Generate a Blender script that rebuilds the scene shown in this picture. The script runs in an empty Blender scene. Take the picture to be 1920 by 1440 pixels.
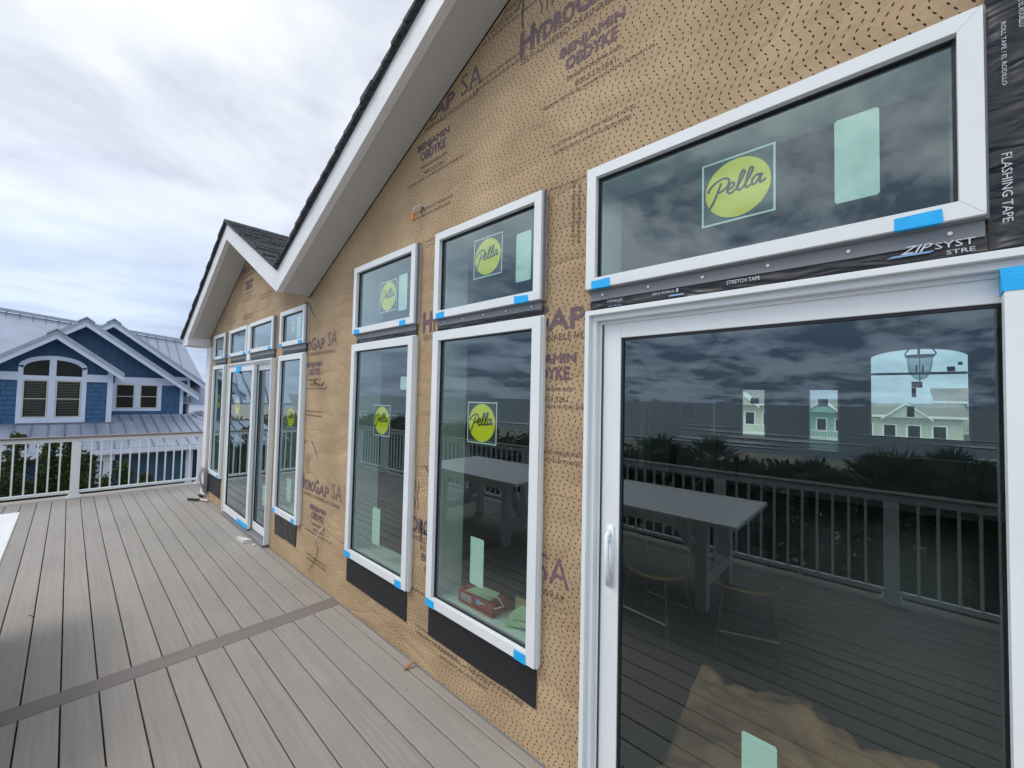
import bpy, bmesh, math, random
from mathutils import Vector, Matrix, noise
R = random.Random(7)
SC = bpy.context.scene
# ------------------------------------------------------------------ camera
RIGHT = Vector((0.73671531, 0.67584778, 0.02191657)); UP = Vector((0.00744579, -0.0405171, 0.9991511)); FWD = Vector((-0.67616205, 0.73592672, 0.03488179))
CAM = Vector((0, -1.49668561, 1.68641567))
cd = bpy.data.cameras.new("camera"); co = bpy.data.objects.new("camera", cd); SC.collection.objects.link(co)
cd.sensor_width = 36; cd.lens = 761.5494 / 1920 * 36; cd.clip_start = 0.02; cd.clip_end = 9000
M = Matrix.Identity(4)
for i, c in enumerate((RIGHT, UP, -FWD)):
    for j in range(3): M[j][i] = c[j]
M.translation = CAM; co.matrix_world = M; SC.camera = co
# ------------------------------------------------------------------ world, sun, exposure
SUN_EL, SUN_AZ = math.radians(52), math.radians(215)
w = bpy.data.worlds.new("World"); SC.world = w; w.use_nodes = True
nt = w.node_tree; nt.nodes.clear(); N = nt.nodes.new; L = nt.links.new
out = N("ShaderNodeOutputWorld"); bg = N("ShaderNodeBackground"); bg.inputs[1].default_value = 1.0
sky = N("ShaderNodeTexSky"); sky.sky_type = 'NISHITA'; sky.sun_disc = False; sky.sun_elevation = SUN_EL; sky.sun_rotation = SUN_AZ
skm = N("ShaderNodeVectorMath"); skm.operation = 'SCALE'; skm.inputs[3].default_value = 0.10; L(sky.outputs[0], skm.inputs[0])
tc = N("ShaderNodeTexCoord"); sx = N("ShaderNodeSeparateXYZ"); L(tc.outputs['Generated'], sx.inputs[0])
def wm(op, a, b=None, clamp=False):
    n = N("ShaderNodeMath"); n.operation = op; n.use_clamp = clamp
    for i, v in enumerate((a, b)):
        if v is None: continue
        if isinstance(v, (int, float)): n.inputs[i].default_value = v
        else: L(v, n.inputs[i])
    return n.outputs[0]
zc = wm('ADD', wm('MAXIMUM', sx.outputs[2], 0.0), 0.16)
cx = N("ShaderNodeCombineXYZ"); L(wm('DIVIDE', sx.outputs[0], zc), cx.inputs[0]); L(wm('DIVIDE', sx.outputs[1], zc), cx.inputs[1]); cx.inputs[2].default_value = 3.3
def wnoise(scale, detail, rough, dist, off):
    mp = N("ShaderNodeMapping"); mp.inputs['Location'].default_value = off; mp.inputs['Rotation'].default_value = (0, 0, 0.5); mp.inputs['Scale'].default_value = (1, 0.72, 1); L(cx.outputs[0], mp.inputs[0])
    n = N("ShaderNodeTexNoise"); n.inputs['Scale'].default_value = scale; n.inputs['Detail'].default_value = detail; n.inputs['Roughness'].default_value = rough; n.inputs['Distortion'].default_value = dist
    L(mp.outputs[0], n.inputs['Vector']); return n.outputs[0]
n1 = wnoise(0.75, 7, 0.52, 0.5, (3.1, 7.4, 0)); n2 = wnoise(2.6, 6, 0.55, 0.3, (11, 2, 0))
cl = wm('ADD', wm('MULTIPLY', n1, 0.72), wm('MULTIPLY', n2, 0.28))
# the front out at sea is heavier and more broken than the cloud over land
sea = wm('MULTIPLY', wm('SUBTRACT', wm('SUBTRACT', wm('MULTIPLY', sx.outputs[0], 0.45), sx.outputs[1]), 0.05), 2.0, True)
n3 = wnoise(2.0, 10, 0.62, 0.25, (5.6, 21.3, 0))
cl = wm('ADD', wm('MULTIPLY', wm('SUBTRACT', cl, 0.5), 1.4), 0.49)
cl = wm('ADD', wm('ADD', cl, wm('MULTIPLY', sea, -0.030)), wm('MULTIPLY', wm('MULTIPLY', wm('SUBTRACT', n3, 0.5), 3.0), sea))
rp = N("ShaderNodeValToRGB"); L(cl, rp.inputs[0]); e = rp.color_ramp.elements
e[0].position = 0.22; e[0].color = (0.24, 0.30, 0.42, 1); e[1].position = 0.68; e[1].color = (1.22, 1.21, 1.20, 1)
for p_, c_ in ((0.36, (0.58, 0.63, 0.70, 1)), (0.44, (0.76, 0.80, 0.87, 1)), (0.50, (0.90, 0.93, 0.985, 1)), (0.57, (1.0, 1.02, 1.06, 1))):
    q = rp.color_ramp.elements.new(p_); q.color = c_
# bluer, dimmer band low over the horizon
rh = N("ShaderNodeValToRGB"); L(sx.outputs[2], rh.inputs[0]); e = rh.color_ramp.elements
e[0].position = 0.0; e[0].color = (0.52, 0.62, 0.81, 1); e[1].position = 0.44; e[1].color = (1, 1, 1, 1)
q = rh.color_ramp.elements.new(0.20); q.color = (0.64, 0.73, 0.88, 1); q = rh.color_ramp.elements.new(0.32); q.color = (0.86, 0.90, 0.97, 1)
mul = N("ShaderNodeMix"); mul.data_type = 'RGBA'; mul.blend_type = 'MULTIPLY'; mul.inputs[0].default_value = 1; L(rp.outputs[0], mul.inputs[6]); L(rh.outputs[0], mul.inputs[7])
mx = N("ShaderNodeMix"); mx.data_type = 'RGBA'; mx.inputs[0].default_value = 0.86; L(skm.outputs[0], mx.inputs[6]); L(mul.outputs[2], mx.inputs[7])
L(wm('ADD', wm('MULTIPLY', sea, 0.38), 1.0), bg.inputs[1]); L(mx.outputs[2], bg.inputs[0]); L(bg.outputs[0], out.inputs[0])  # extra sky strength added seaward to lift glass reflections and frontal light
sl = bpy.data.lights.new("sun", 'SUN'); sl.energy = 1.25; sl.angle = math.radians(25); sl.color = (1.0, 0.95, 0.87)
so = bpy.data.objects.new("sun", sl); SC.collection.objects.link(so)
sd = Vector((math.sin(SUN_AZ) * math.cos(SUN_EL), math.cos(SUN_AZ) * math.cos(SUN_EL), math.sin(SUN_EL)))
so.rotation_euler = sd.to_track_quat('Z', 'Y').to_euler()
vs = SC.view_settings; vs.view_transform = 'Standard'; vs.look = 'None'; vs.exposure = 0.20; vs.gamma = 1; vs.use_curve_mapping = False
SC.cycles.max_bounces = 10; SC.cycles.transparent_max_bounces = 16; SC.cycles.use_denoising = True
# ------------------------------------------------------------------ materials
def new_mat(name):
    m = bpy.data.materials.new(name); m.use_nodes = True; return m, m.node_tree, m.node_tree.nodes['Principled BSDF']
def mat(name, col, rough=0.6, var=0.08, scale=6, bump=0.0, bscale=60, stretch=(1, 1, 1), spec=0.5, metal=0, col2=None, fine=None):
    m, t, b = new_mat(name); n = t.nodes.new; l = t.links.new
    b.inputs['Roughness'].default_value = rough; b.inputs['Metallic'].default_value = metal; b.inputs['Specular IOR Level'].default_value = spec
    tcn = n('ShaderNodeTexCoord'); mp = n('ShaderNodeMapping'); mp.inputs['Scale'].default_value = stretch; l(tcn.outputs['Object'], mp.inputs[0])
    oi = n('ShaderNodeObjectInfo'); ad = n('ShaderNodeVectorMath'); ad.operation = 'ADD'; l(mp.outputs[0], ad.inputs[0])
    cmb = n('ShaderNodeVectorMath'); cmb.operation = 'SCALE'; cmb.inputs[0].default_value = (37, 19, 53); l(oi.outputs['Random'], cmb.inputs[3]); l(cmb.outputs[0], ad.inputs[1])
    nz = n('ShaderNodeTexNoise'); nz.inputs['Scale'].default_value = scale; nz.inputs['Detail'].default_value = 5; l(ad.outputs[0], nz.inputs['Vector'])
    mr = n('ShaderNodeMapRange'); mr.inputs[1].default_value = 0.3; mr.inputs[2].default_value = 0.7; l(nz.outputs[0], mr.inputs[0])
    mixn = n('ShaderNodeMix'); mixn.data_type = 'RGBA'; l(mr.outputs[0], mixn.inputs[0])
    c2 = col2 or tuple(c * (1 - var * 2) for c in col)
    mixn.inputs[6].default_value = (*c2, 1); mixn.inputs[7].default_value = (*[min(1, c * (1 + var * .5)) for c in col], 1)
    l(mixn.outputs[2], b.inputs['Base Color'])
    if bump:
        nb = n('ShaderNodeTexNoise'); nb.inputs['Scale'].default_value = bscale; nb.inputs['Detail'].default_value = 4; l(ad.outputs[0], nb.inputs['Vector'])
        bp = n('ShaderNodeBump'); bp.inputs['Strength'].default_value = bump; bp.inputs['Distance'].default_value = 0.01; l(nb.outputs[0], bp.inputs['Height']); l(bp.outputs[0], b.inputs['Normal'])
    return m
VINYL = mat('white_vinyl', (0.79, 0.825, 0.83), 0.38, 0.03, 3, 0.05, 40)
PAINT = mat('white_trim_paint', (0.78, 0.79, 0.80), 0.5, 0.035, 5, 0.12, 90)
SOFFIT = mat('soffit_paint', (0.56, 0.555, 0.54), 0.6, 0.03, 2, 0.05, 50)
GREYFIN = mat('grey_nail_fin', (0.22, 0.23, 0.25), 0.5, 0.05)
GASKET = mat('black_gasket', (0.012, 0.013, 0.016), 0.5, 0.1)
METAL = mat('screw_metal', (0.6, 0.6, 0.58), 0.35, 0.1, metal=1)
BLUETAPE = mat('blue_painter_tape', (0.01, 0.46, 0.95), 0.6, 0.05, 40, 0.12, 120)
PRINT = mat('purple_ink', (0.19, 0.125, 0.135), 0.8, 0.2, 60)
PRINT2 = mat('dark_ink', (0.15, 0.095, 0.085), 0.8, 0.2, 60)
WHITEINK = mat('white_ink', (0.62, 0.66, 0.72), 0.6, 0.1, 50)
BLUEINK = mat('pale_blue_ink', (0.25, 0.40, 0.66), 0.6, 0.1, 50)
SHINGLE = mat('asphalt_shingle', (0.10, 0.105, 0.115), 0.9, 0.42, 40, 0.8, 300)
CAPR = mat('brown_cap_rail', (0.20, 0.165, 0.145), 0.6, 0.1, 8, 0.1, 60, (1, 1, 1))
INTWALL = mat('interior_wall_paint', (0.34, 0.36, 0.38), 0.8, 0.03)
INTFLOOR = mat('dark_floorboard', (0.060, 0.040, 0.030), 0.4, 0.2, 6, 0.1, 40, (1, 12, 1))
CEIL = mat('ceiling_paint', (0.6, 0.6, 0.6), 0.8, 0.02)
JAMB = mat('interior_jamb_paint', (0.72, 0.74, 0.73), 0.5, 0.03)
STICKLABEL = mat('paper_label', (0.80, 0.86, 0.84), 0.6, 0.04, 12)
YELLOW = mat('yellow_green_disc', (0.95, 0.78, 0.02), 0.55, 0.03)
INKBLK = mat('black_ink', (0.02, 0.02, 0.018), 0.5, 0.1)
CLEARFILM = mat('grey_film', (0.05, 0.06, 0.06), 0.4, 0.05)
KRAFT = mat('kraft_paper', (0.62, 0.31, 0.20), 0.8, 0.12, 5, 0.5, 12)
REDBOX = mat('red_cardboard', (0.35, 0.035, 0.025), 0.6, 0.08)
CARD = mat('cardboard', (0.36, 0.27, 0.14), 0.8, 0.1)
GREENPAPER = mat('pale_green_paper', (0.5, 0.58, 0.40), 0.8, 0.05)
BLUESIDE = mat('blue_shake_paint', (0.036, 0.118, 0.24), 0.7, 0.14, 3, 0.3, 30, (1, 1, 6))
BLUEDARK = mat('dark_blue_paint', (0.027, 0.084, 0.160), 0.7, 0.1, 3, 0.1, 40)
BTRIM = mat('blue_white_trim', (0.60, 0.68, 0.82), 0.5, 0.03, 4)
CREAM = mat('cream_sash', (0.55, 0.52, 0.46), 0.5, 0.05)
SEAMROOF = mat('galvalume_roof', (0.36, 0.42, 0.53), 0.42, 0.06, 1.2, 0.05, 10, metal=0.35)
SEAMDK = mat('galvalume_seam', (0.16, 0.19, 0.25), 0.5, 0.1)
SEAMMID = mat('galvalume_seam_mid', (0.17, 0.21, 0.28), 0.45, 0.08)
ROOFEDGE = mat('metal_roof_edge', (0.36, 0.41, 0.48), 0.45, 0.08, 8, metal=0.3)
DGLASS = mat('dark_window_glass', (0.014, 0.019, 0.014), 0.12, 0.2, 2, spec=0.22)
BLIND = mat('window_blind', (0.12, 0.14, 0.11), 0.6, 0.1)
SAND = mat('sand', (0.42, 0.38, 0.32), 0.95, 0.12, 0.3, 0.5, 4)
LEAF = mat('cedar_foliage', (0.060, 0.095, 0.022), 0.8, 0.25, 2.2, col2=(0.025, 0.050, 0.012))
LEAF2 = mat('palm_frond', (0.13, 0.15, 0.070), 0.6, 0.3, 3, col2=(0.035, 0.050, 0.020))
LEAF3 = mat('dune_scrub', (0.075, 0.088, 0.036), 0.85, 0.3, 1.3, col2=(0.030, 0.042, 0.018))
BARK = mat('bark', (0.10, 0.075, 0.055), 0.9, 0.25, 12, 0.8, 30)
TABLEW = mat('white_table_paint', (0.78, 0.80, 0.82), 0.45, 0.05, 3, 0.08, 25, (1, 8, 1))
WOODSEAT = mat('honey_wood', (0.22, 0.12, 0.035), 0.45, 0.12, 6)
CHAIRBLK = mat('dark_chair_metal', (0.05, 0.05, 0.055), 0.4, 0.1)
def deck_mat(name, col, k):
    m, t, b = new_mat(name); n = t.nodes.new; l = t.links.new
    tcn = n('ShaderNodeTexCoord'); oi = n('ShaderNodeObjectInfo'); sc_ = n('ShaderNodeVectorMath'); sc_.operation = 'SCALE'; sc_.inputs[0].default_value = (41, 23, 11); l(oi.outputs['Random'], sc_.inputs[3])
    ad = n('ShaderNodeVectorMath'); ad.operation = 'ADD'; l(tcn.outputs['Object'], ad.inputs[0]); l(sc_.outputs[0], ad.inputs[1])
    def nz(scale, st, d=4):
        mp = n('ShaderNodeMapping'); mp.inputs['Scale'].default_value = st; l(ad.outputs[0], mp.inputs[0]); q = n('ShaderNodeTexNoise'); q.inputs['Scale'].default_value = scale; q.inputs['Detail'].default_value = d; l(mp.outputs[0], q.inputs['Vector']); return q.outputs[0]
    a = nz(1, (1.6, 60, 1) if k == 0 else (60, 1.6, 1), 6); b2 = nz(1, (5, 240, 1) if k == 0 else (240, 5, 1)); c = nz(1.1, (1, 1.6, 1))
    def mth(op, x, y):
        q = n('ShaderNodeMath'); q.operation = op
        for i, v in enumerate((x, y)):
            if isinstance(v, (int, float)): q.inputs[i].default_value = v
            else: l(v, q.inputs[i])
        return q.outputs[0]
    s = mth('ADD', mth('MULTIPLY', a, 0.5), mth('ADD', mth('MULTIPLY', b2, 0.28), mth('MULTIPLY', c, 0.30)))
    s = mth('ADD', s, mth('MULTIPLY', mth('SUBTRACT', oi.outputs['Random'], 0.5), 0.10))
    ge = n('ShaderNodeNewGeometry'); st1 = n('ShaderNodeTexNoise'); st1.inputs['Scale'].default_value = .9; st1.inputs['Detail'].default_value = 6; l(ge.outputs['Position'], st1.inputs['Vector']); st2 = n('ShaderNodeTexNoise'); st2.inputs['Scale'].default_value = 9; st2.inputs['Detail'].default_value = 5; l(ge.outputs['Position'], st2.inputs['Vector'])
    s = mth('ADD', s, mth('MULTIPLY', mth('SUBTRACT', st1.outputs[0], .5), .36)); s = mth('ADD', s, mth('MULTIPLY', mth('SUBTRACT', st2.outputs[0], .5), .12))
    r = n('ShaderNodeValToRGB'); l(s, r.inputs[0]); e = r.color_ramp.elements
    e[0].position = 0.34; e[0].color = (*[x * 0.84 for x in col], 1); e[1].position = 0.76; e[1].color = (*[x * 1.16 for x in col], 1)
    q = e.new(0.54) if hasattr(e, 'new') else r.color_ramp.elements.new(0.54); q.color = (*col, 1)
    l(r.outputs[0], b.inputs['Base Color']); b.inputs['Roughness'].default_value = 0.62
    bp = n('ShaderNodeBump'); bp.inputs['Strength'].default_value = 0.25; bp.inputs['Distance'].default_value = 0.002; l(b2, bp.inputs['Height']); l(bp.outputs[0], b.inputs['Normal'])
    return m
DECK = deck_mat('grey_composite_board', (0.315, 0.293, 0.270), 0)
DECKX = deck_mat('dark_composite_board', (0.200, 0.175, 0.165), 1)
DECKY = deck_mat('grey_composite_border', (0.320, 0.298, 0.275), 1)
def wrap_mat():
    m, t, b = new_mat('housewrap'); n = t.nodes.new; l = t.links.new
    tcn = n('ShaderNodeTexCoord'); s = n('ShaderNodeSeparateXYZ'); l(tcn.outputs['Object'], s.inputs[0])
    def mth(op, x, y=None, z=None):
        q = n('ShaderNodeMath'); q.operation = op
        for i, v in enumerate((x, y, z)):
            if v is None: continue
            if isinstance(v, (int, float)): q.inputs[i].default_value = v
            else: l(v, q.inputs[i])
        return q.outputs[0]
    X, Z = s.outputs[0], s.outputs[2]
    wave = mth('MULTIPLY', mth('SINE', mth('MULTIPLY', Z, 2 * math.pi / 0.125)), 0.42)
    u = mth('ADD', mth('DIVIDE', X, 0.031), wave)
    col_i = mth('FLOOR', u); du = mth('SUBTRACT', mth('SUBTRACT', u, col_i), 0.5)
    hsh = mth('FRACT', mth('MULTIPLY', mth('SINE', mth('MULTIPLY', col_i, 12.98)), 43758.5))
    v = mth('ADD', mth('DIVIDE', Z, 0.0212), hsh)
    dv = mth('SUBTRACT', mth('SUBTRACT', v, mth('FLOOR', v)), 0.5)
    du2 = mth('DIVIDE', du, 0.080); dv2 = mth('DIVIDE', dv, 0.245)
    rr = mth('SQRT', mth('ADD', mth('MULTIPLY', du2, du2), mth('POWER', mth('ABSOLUTE', dv2), 3)))
    mask = n('ShaderNodeMapRange'); mask.inputs[1].default_value = 0.9; mask.inputs[2].default_value = 1.1; mask.inputs[3].default_value = 1; mask.inputs[4].default_value = 0; l(rr, mask.inputs[0])
    def nz(scale, st=(1, 1, 1), d=5, dist=0):
        mp = n('ShaderNodeMapping'); mp.inputs['Scale'].default_value = st; l(tcn.outputs['Object'], mp.inputs[0]); q = n('ShaderNodeTexNoise'); q.inputs['Scale'].default_value = scale; q.inputs['Detail'].default_value = d; q.inputs['Distortion'].default_value = dist; l(mp.outputs[0], q.inputs['Vector']); return q.outputs[0]
    c1 = nz(2.2); c2 = nz(60, d=2)
    r = n('ShaderNodeValToRGB'); l(mth('ADD', mth('MULTIPLY', c1, .8), mth('MULTIPLY', c2, .2)), r.inputs[0]); e = r.color_ramp.elements
    e[0].position = .35; e[0].color = (.385, .270, .158, 1); e[1].position = .65; e[1].color = (.52, .380, .228, 1)
    mi = n('ShaderNodeMix'); mi.data_type = 'RGBA'; l(mask.outputs[0], mi.inputs[0]); l(r.outputs[0], mi.inputs[6]); mi.inputs[7].default_value = (.020, .012, .014, 1)
    l(mi.outputs[2], b.inputs['Base Color']); b.inputs['Roughness'].default_value = .8; b.inputs['Specular IOR Level'].default_value = .3
    w1 = nz(1.5, (.8, 1, 1.9), 2.5, .7); w2 = nz(14, (1, 1, 1.6), 3, 1.0)
    ridg = mth('ABSOLUTE', mth('SUBTRACT', w1, .5))
    h = mth('ADD', mth('MULTIPLY', mth('POWER', ridg, 0.8), .042), mth('ADD', mth('MULTIPLY', w2, .0042), mth('MULTIPLY', mask.outputs[0], -.0012)))
    bp = n('ShaderNodeBump'); bp.inputs['Strength'].default_value = .85; bp.inputs['Distance'].default_value = 1.0; l(h, bp.inputs['Height']); l(bp.outputs[0], b.inputs['Normal'])
    return m
WRAP = wrap_mat()
def film_mat(name, rough=0.36, wr=0.3):
    m, t, b = new_mat(name); n = t.nodes.new; l = t.links.new
    b.inputs['Base Color'].default_value = (.013, .014, .017, 1); b.inputs['Roughness'].default_value = rough
    tcn = n('ShaderNodeTexCoord'); mp = n('ShaderNodeMapping'); mp.inputs['Scale'].default_value = (1, 1, 4); l(tcn.outputs['Object'], mp.inputs[0])
    q = n('ShaderNodeTexNoise'); q.inputs['Scale'].default_value = 4; q.inputs['Detail'].default_value = 2; q.inputs['Distortion'].default_value = 1.0; l(mp.outputs[0], q.inputs['Vector'])
    bp = n('ShaderNodeBump'); bp.inputs['Strength'].default_value = wr; bp.inputs['Distance'].default_value = .08; l(q.outputs[0], bp.inputs['Height']); l(bp.outputs[0], b.inputs['Normal'])
    return m
FILM = film_mat('crinkled_black_film'); FILMFLAT = film_mat('smooth_black_membrane', .55, .05)
def glass_mat(name, tint, ior=2.05, bumpy=0.15):
    m = bpy.data.materials.new(name); m.use_nodes = True; t = m.node_tree; t.nodes.clear(); n = t.nodes.new; l = t.links.new
    o = n('ShaderNodeOutputMaterial'); mxs = n('ShaderNodeMixShader'); tr = n('ShaderNodeBsdfTransparent'); gl = n('ShaderNodeBsdfGlossy'); gl.inputs['Roughness'].default_value = 0; gl.inputs['Color'].default_value = (.80, .92, .97, 1)
    tr.inputs['Color'].default_value = (*[math.sqrt(c) for c in tint], 1)
    fr = n('ShaderNodeFresnel'); fr.inputs['IOR'].default_value = ior; ge = n('ShaderNodeNewGeometry'); su = n('ShaderNodeMath'); su.operation = 'SUBTRACT'; su.inputs[0].default_value = 1; l(ge.outputs['Backfacing'], su.inputs[1])
    mu = n('ShaderNodeMath'); mu.operation = 'MULTIPLY'
    # four faces of a sealed double pane: 4R / (1 + 3R)
    a4 = n('ShaderNodeMath'); a4.operation = 'MULTIPLY'; a4.inputs[1].default_value = 4; l(fr.outputs[0], a4.inputs[0]); b3 = n('ShaderNodeMath'); b3.operation = 'MULTIPLY_ADD'; b3.inputs[1].default_value = 3; b3.inputs[2].default_value = 1; l(fr.outputs[0], b3.inputs[0]); dv = n('ShaderNodeMath'); dv.operation = 'DIVIDE'; l(a4.outputs[0], dv.inputs[0]); l(b3.outputs[0], dv.inputs[1])
    l(dv.outputs[0], mu.inputs[0]); l(su.outputs[0], mu.inputs[1]); l(mu.outputs[0], mxs.inputs[0]); l(tr.outputs[0], mxs.inputs[1]); l(gl.outputs[0], mxs.inputs[2]); l(mxs.outputs[0], o.inputs[0])
    if bumpy:
        tcn = n('ShaderNodeTexCoord'); q = n('ShaderNodeTexNoise'); q.inputs['Scale'].default_value = 1.6; q.inputs['Detail'].default_value = 0; l(tcn.outputs['Object'], q.inputs['Vector'])
        bp = n('ShaderNodeBump'); bp.inputs['Strength'].default_value = bumpy; bp.inputs['Distance'].default_value = .006; l(q.outputs[0], bp.inputs['Height']); l(bp.outputs[0], gl.inputs['Normal'])
    return m
GLASS = glass_mat('coated_window_glass', (.70, .86, .78), 1.45); CLEARGLASS = glass_mat('clear_glass', (.85, .92, .90), 1.3, 0); BELL = glass_mat('smoky_lantern_glass', (.42, .50, .50), 1.4, 0)
# ------------------------------------------------------------------ geometry helpers
COL = SC.collection
class MB:
    def __init__(s): s.v = []; s.f = []; s.m = []
    def face(s, pts, mi=0):
        k = len(s.v); s.v += [tuple(p) for p in pts]; s.f.append(tuple(range(k, k + len(pts)))); s.m.append(mi); return s
    def hexa(s, p, mi=0):   # p: 4 bottom, 4 top
        k = len(s.v); s.v += [tuple(q) for q in p]
        for f in ((3, 2, 1, 0), (4, 5, 6, 7), (0, 1, 5, 4), (1, 2, 6, 5), (2, 3, 7, 6), (3, 0, 4, 7)): s.f.append(tuple(k + i for i in f)); s.m.append(mi)
        return s
    def box(s, x0, x1, y0, y1, z0, z1, mi=0):
        if x0 > x1: x0, x1 = x1, x0
        if y0 > y1: y0, y1 = y1, y0
        if z0 > z1: z0, z1 = z1, z0
        return s.hexa([(x0, y0, z0), (x1, y0, z0), (x1, y1, z0), (x0, y1, z0), (x0, y0, z1), (x1, y0, z1), (x1, y1, z1), (x0, y1, z1)], mi)
    def prism(s, pts, d, mi=0):   # planar polygon extruded by vector d
        k = len(s.v); n = len(pts); d = Vector(d); a = [Vector(p) for p in pts]
        nrm = Vector((0, 0, 0))
        for i in range(n): nrm += a[i].cross(a[(i + 1) % n])
        if nrm.dot(d) > 0: a.reverse()
        s.v += [tuple(p) for p in a] + [tuple(p + d) for p in a]
        s.f.append(tuple(k + i for i in range(n))); s.m.append(mi); s.f.append(tuple(k + n + i for i in reversed(range(n)))); s.m.append(mi)
        for i in range(n): j = (i + 1) % n; s.f.append((k + j, k + i, k + n + i, k + n + j)); s.m.append(mi)
        return s
    def tube(s, pts, r, seg=8, mi=0, r2=None):
        pts = [Vector(p) for p in pts]; rings = []
        for i, p in enumerate(pts):
            t = (pts[min(i + 1, len(pts) - 1)] - pts[max(i - 1, 0)]).normalized()
            a = t.orthogonal().normalized() if i == 0 else (rings_a - t * rings_a.dot(t)).normalized()
            rings_a = a; b = t.cross(a); rr = r if r2 is None else r + (r2 - r) * i / (len(pts) - 1)
            k = len(s.v); s.v += [tuple(p + (a * math.cos(2 * math.pi * j / seg) + b * math.sin(2 * math.pi * j / seg)) * rr) for j in range(seg)]; rings.append(k)
        for i in range(len(pts) - 1):
            for j in range(seg): s.f.append((rings[i] + j, rings[i] + (j + 1) % seg, rings[i + 1] + (j + 1) % seg, rings[i + 1] + j)); s.m.append(mi)
        s.f.append(tuple(rings[0] + j for j in reversed(range(seg)))); s.m.append(mi); s.f.append(tuple(rings[-1] + j for j in range(seg))); s.m.append(mi)
        return s
    def build(s, name, mats, parent=None, bevel=0, smooth=False, org=None):
        me = bpy.data.meshes.new(name); v = s.v
        if org: v = [(a - org[0], b - org[1], c - org[2]) for a, b, c in v]
        me.from_pydata(v, [], s.f)
        if not isinstance(mats, (list, tuple)): mats = [mats]
        for m_ in mats: me.materials.append(m_)
        me.polygons.foreach_set('material_index', s.m)
        if smooth: me.polygons.foreach_set('use_smooth', [True] * len(s.f))
        me.update(); o = bpy.data.objects.new(name, me); COL.objects.link(o); o.parent = parent
        if org: o.location = org
        if bevel:
            b = o.modifiers.new('bevel', 'BEVEL'); b.width = bevel; b.segments = 2; b.limit_method = 'ANGLE'; b.angle_limit = math.radians(40)
        return o
def tag(o, label=None, cat=None, group=None, kind=None):
    for k, v in (('label', label), ('category', cat), ('group', group), ('kind', kind)):
        if v: o[k] = v
    return o
def empty(name, loc=(0, 0, 0), label=None, cat=None, group=None, kind=None, parent=None):
    o = bpy.data.objects.new(name, None); COL.objects.link(o); o.location = loc; o.parent = parent; o.empty_display_size = .2
    return tag(o, label, cat, group, kind)
def boxo(name, m, parent, *a, bevel=0, **k): return MB().box(*a).build(name, m, parent, bevel, **k)
def copyo(o, parent=None, loc=None, rz=None, label=None, scale=None):
    c = o.copy(); COL.objects.link(c); c.parent = parent
    if loc is not None: c.location = loc
    if rz is not None: c.rotation_euler = (0, 0, rz)
    if scale is not None: c.scale = scale
    if label: c['label'] = label
    for ch in o.children: copyo(ch, c)
    return c
# text: flat letters, origin at left baseline, drawn in the x-z plane facing -y
def text(name, s, x, z, width, height, y, m, parent, bold=0.0, rot=0.0, keep=None, shear=0.0, arc=0):
    cu = bpy.data.curves.new(name, 'FONT'); cu.body = s; cu.size = 1; cu.offset = 0; cu.shear = shear; cu.resolution_u = 2
    o = bpy.data.objects.new(name, cu); COL.objects.link(o); dg = bpy.context.evaluated_depsgraph_get(); me = bpy.data.meshes.new_from_object(o.evaluated_get(dg)); bpy.data.objects.remove(o); bpy.data.curves.remove(cu)
    xs = [v.co.x for v in me.vertices]; ys = [v.co.y for v in me.vertices]
    if not xs: return None
    x0, x1, y0, y1 = min(xs), max(xs), min(ys), max(ys); kx = width / (x1 - x0); kz = height / (y1 - y0); ca, sa = math.cos(rot), math.sin(rot)
    for v in me.vertices:
        a = (v.co.x - x0) * kx; b = (v.co.y - y0) * kz; v.co = (x + a * ca - b * sa, y, z + a * sa + b * ca)
    bm = bmesh.new(); bm.from_mesh(me)
    if keep:
        kill = [f for f in bm.faces if not keep(f.calc_center_median())]; bmesh.ops.delete(bm, geom=kill, context='FACES')
    bmesh.ops.recalc_face_normals(bm, faces=bm.faces)
    if bm.faces and sum(f.normal.y for f in bm.faces) > 0: bmesh.ops.reverse_faces(bm, faces=bm.faces)
    nf = len(bm.faces); bm.to_mesh(me); bm.free()
    if not nf: bpy.data.meshes.remove(me); return None
    if bold > .015:
        st = bold * height * 1.25; src = [v.co.copy() for v in me.vertices]; fs = [tuple(p.vertices) for p in me.polygons]; V_ = []; F_ = []
        for k, (a, b) in enumerate(((0, 0), (st, 0), (-st, 0), (0, st), (0, -st), (st * .7, st * .7), (-st * .7, -st * .7))):
            o_ = len(V_); V_ += [(c.x + a, c.y - .00006 * k, c.z + b) for c in src]; F_ += [tuple(o_ + i for i in f) for f in fs]
        bpy.data.meshes.remove(me); me = bpy.data.meshes.new(name); me.from_pydata(V_, [], F_)
    me.materials.clear(); me.materials.append(m)
    o = bpy.data.objects.new(name, me); COL.objects.link(o); o.parent = parent; return o
def ribbon(mb, pts, wd, y, mi=0):   # smooth stroke in the x-z plane
    P = [Vector(p) for p in pts]; Q = []
    for i in range(len(P) - 1):
        a, b, c, d = P[max(i - 1, 0)], P[i], P[i + 1], P[min(i + 2, len(P) - 1)]
        for k in range(5):
            t = k / 5; Q.append(.5 * ((2 * b) + (c - a) * t + (2 * a - 5 * b + 4 * c - d) * t * t + (3 * b - a - 3 * c + d) * t ** 3))
    Q.append(P[-1]); pr = None
    for i, q in enumerate(Q):
        t = (Q[min(i + 1, len(Q) - 1)] - Q[max(i - 1, 0)]); t = t.normalized() if t.length > 0 else Vector((1, 0)); nn = Vector((-t.y, t.x)) * wd / 2
        cur = ((q.x + nn.x, y, q.y + nn.y), (q.x - nn.x, y, q.y - nn.y))
        if pr: mb.face([pr[0], pr[1], cur[1], cur[0]], mi)
        pr = cur
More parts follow.
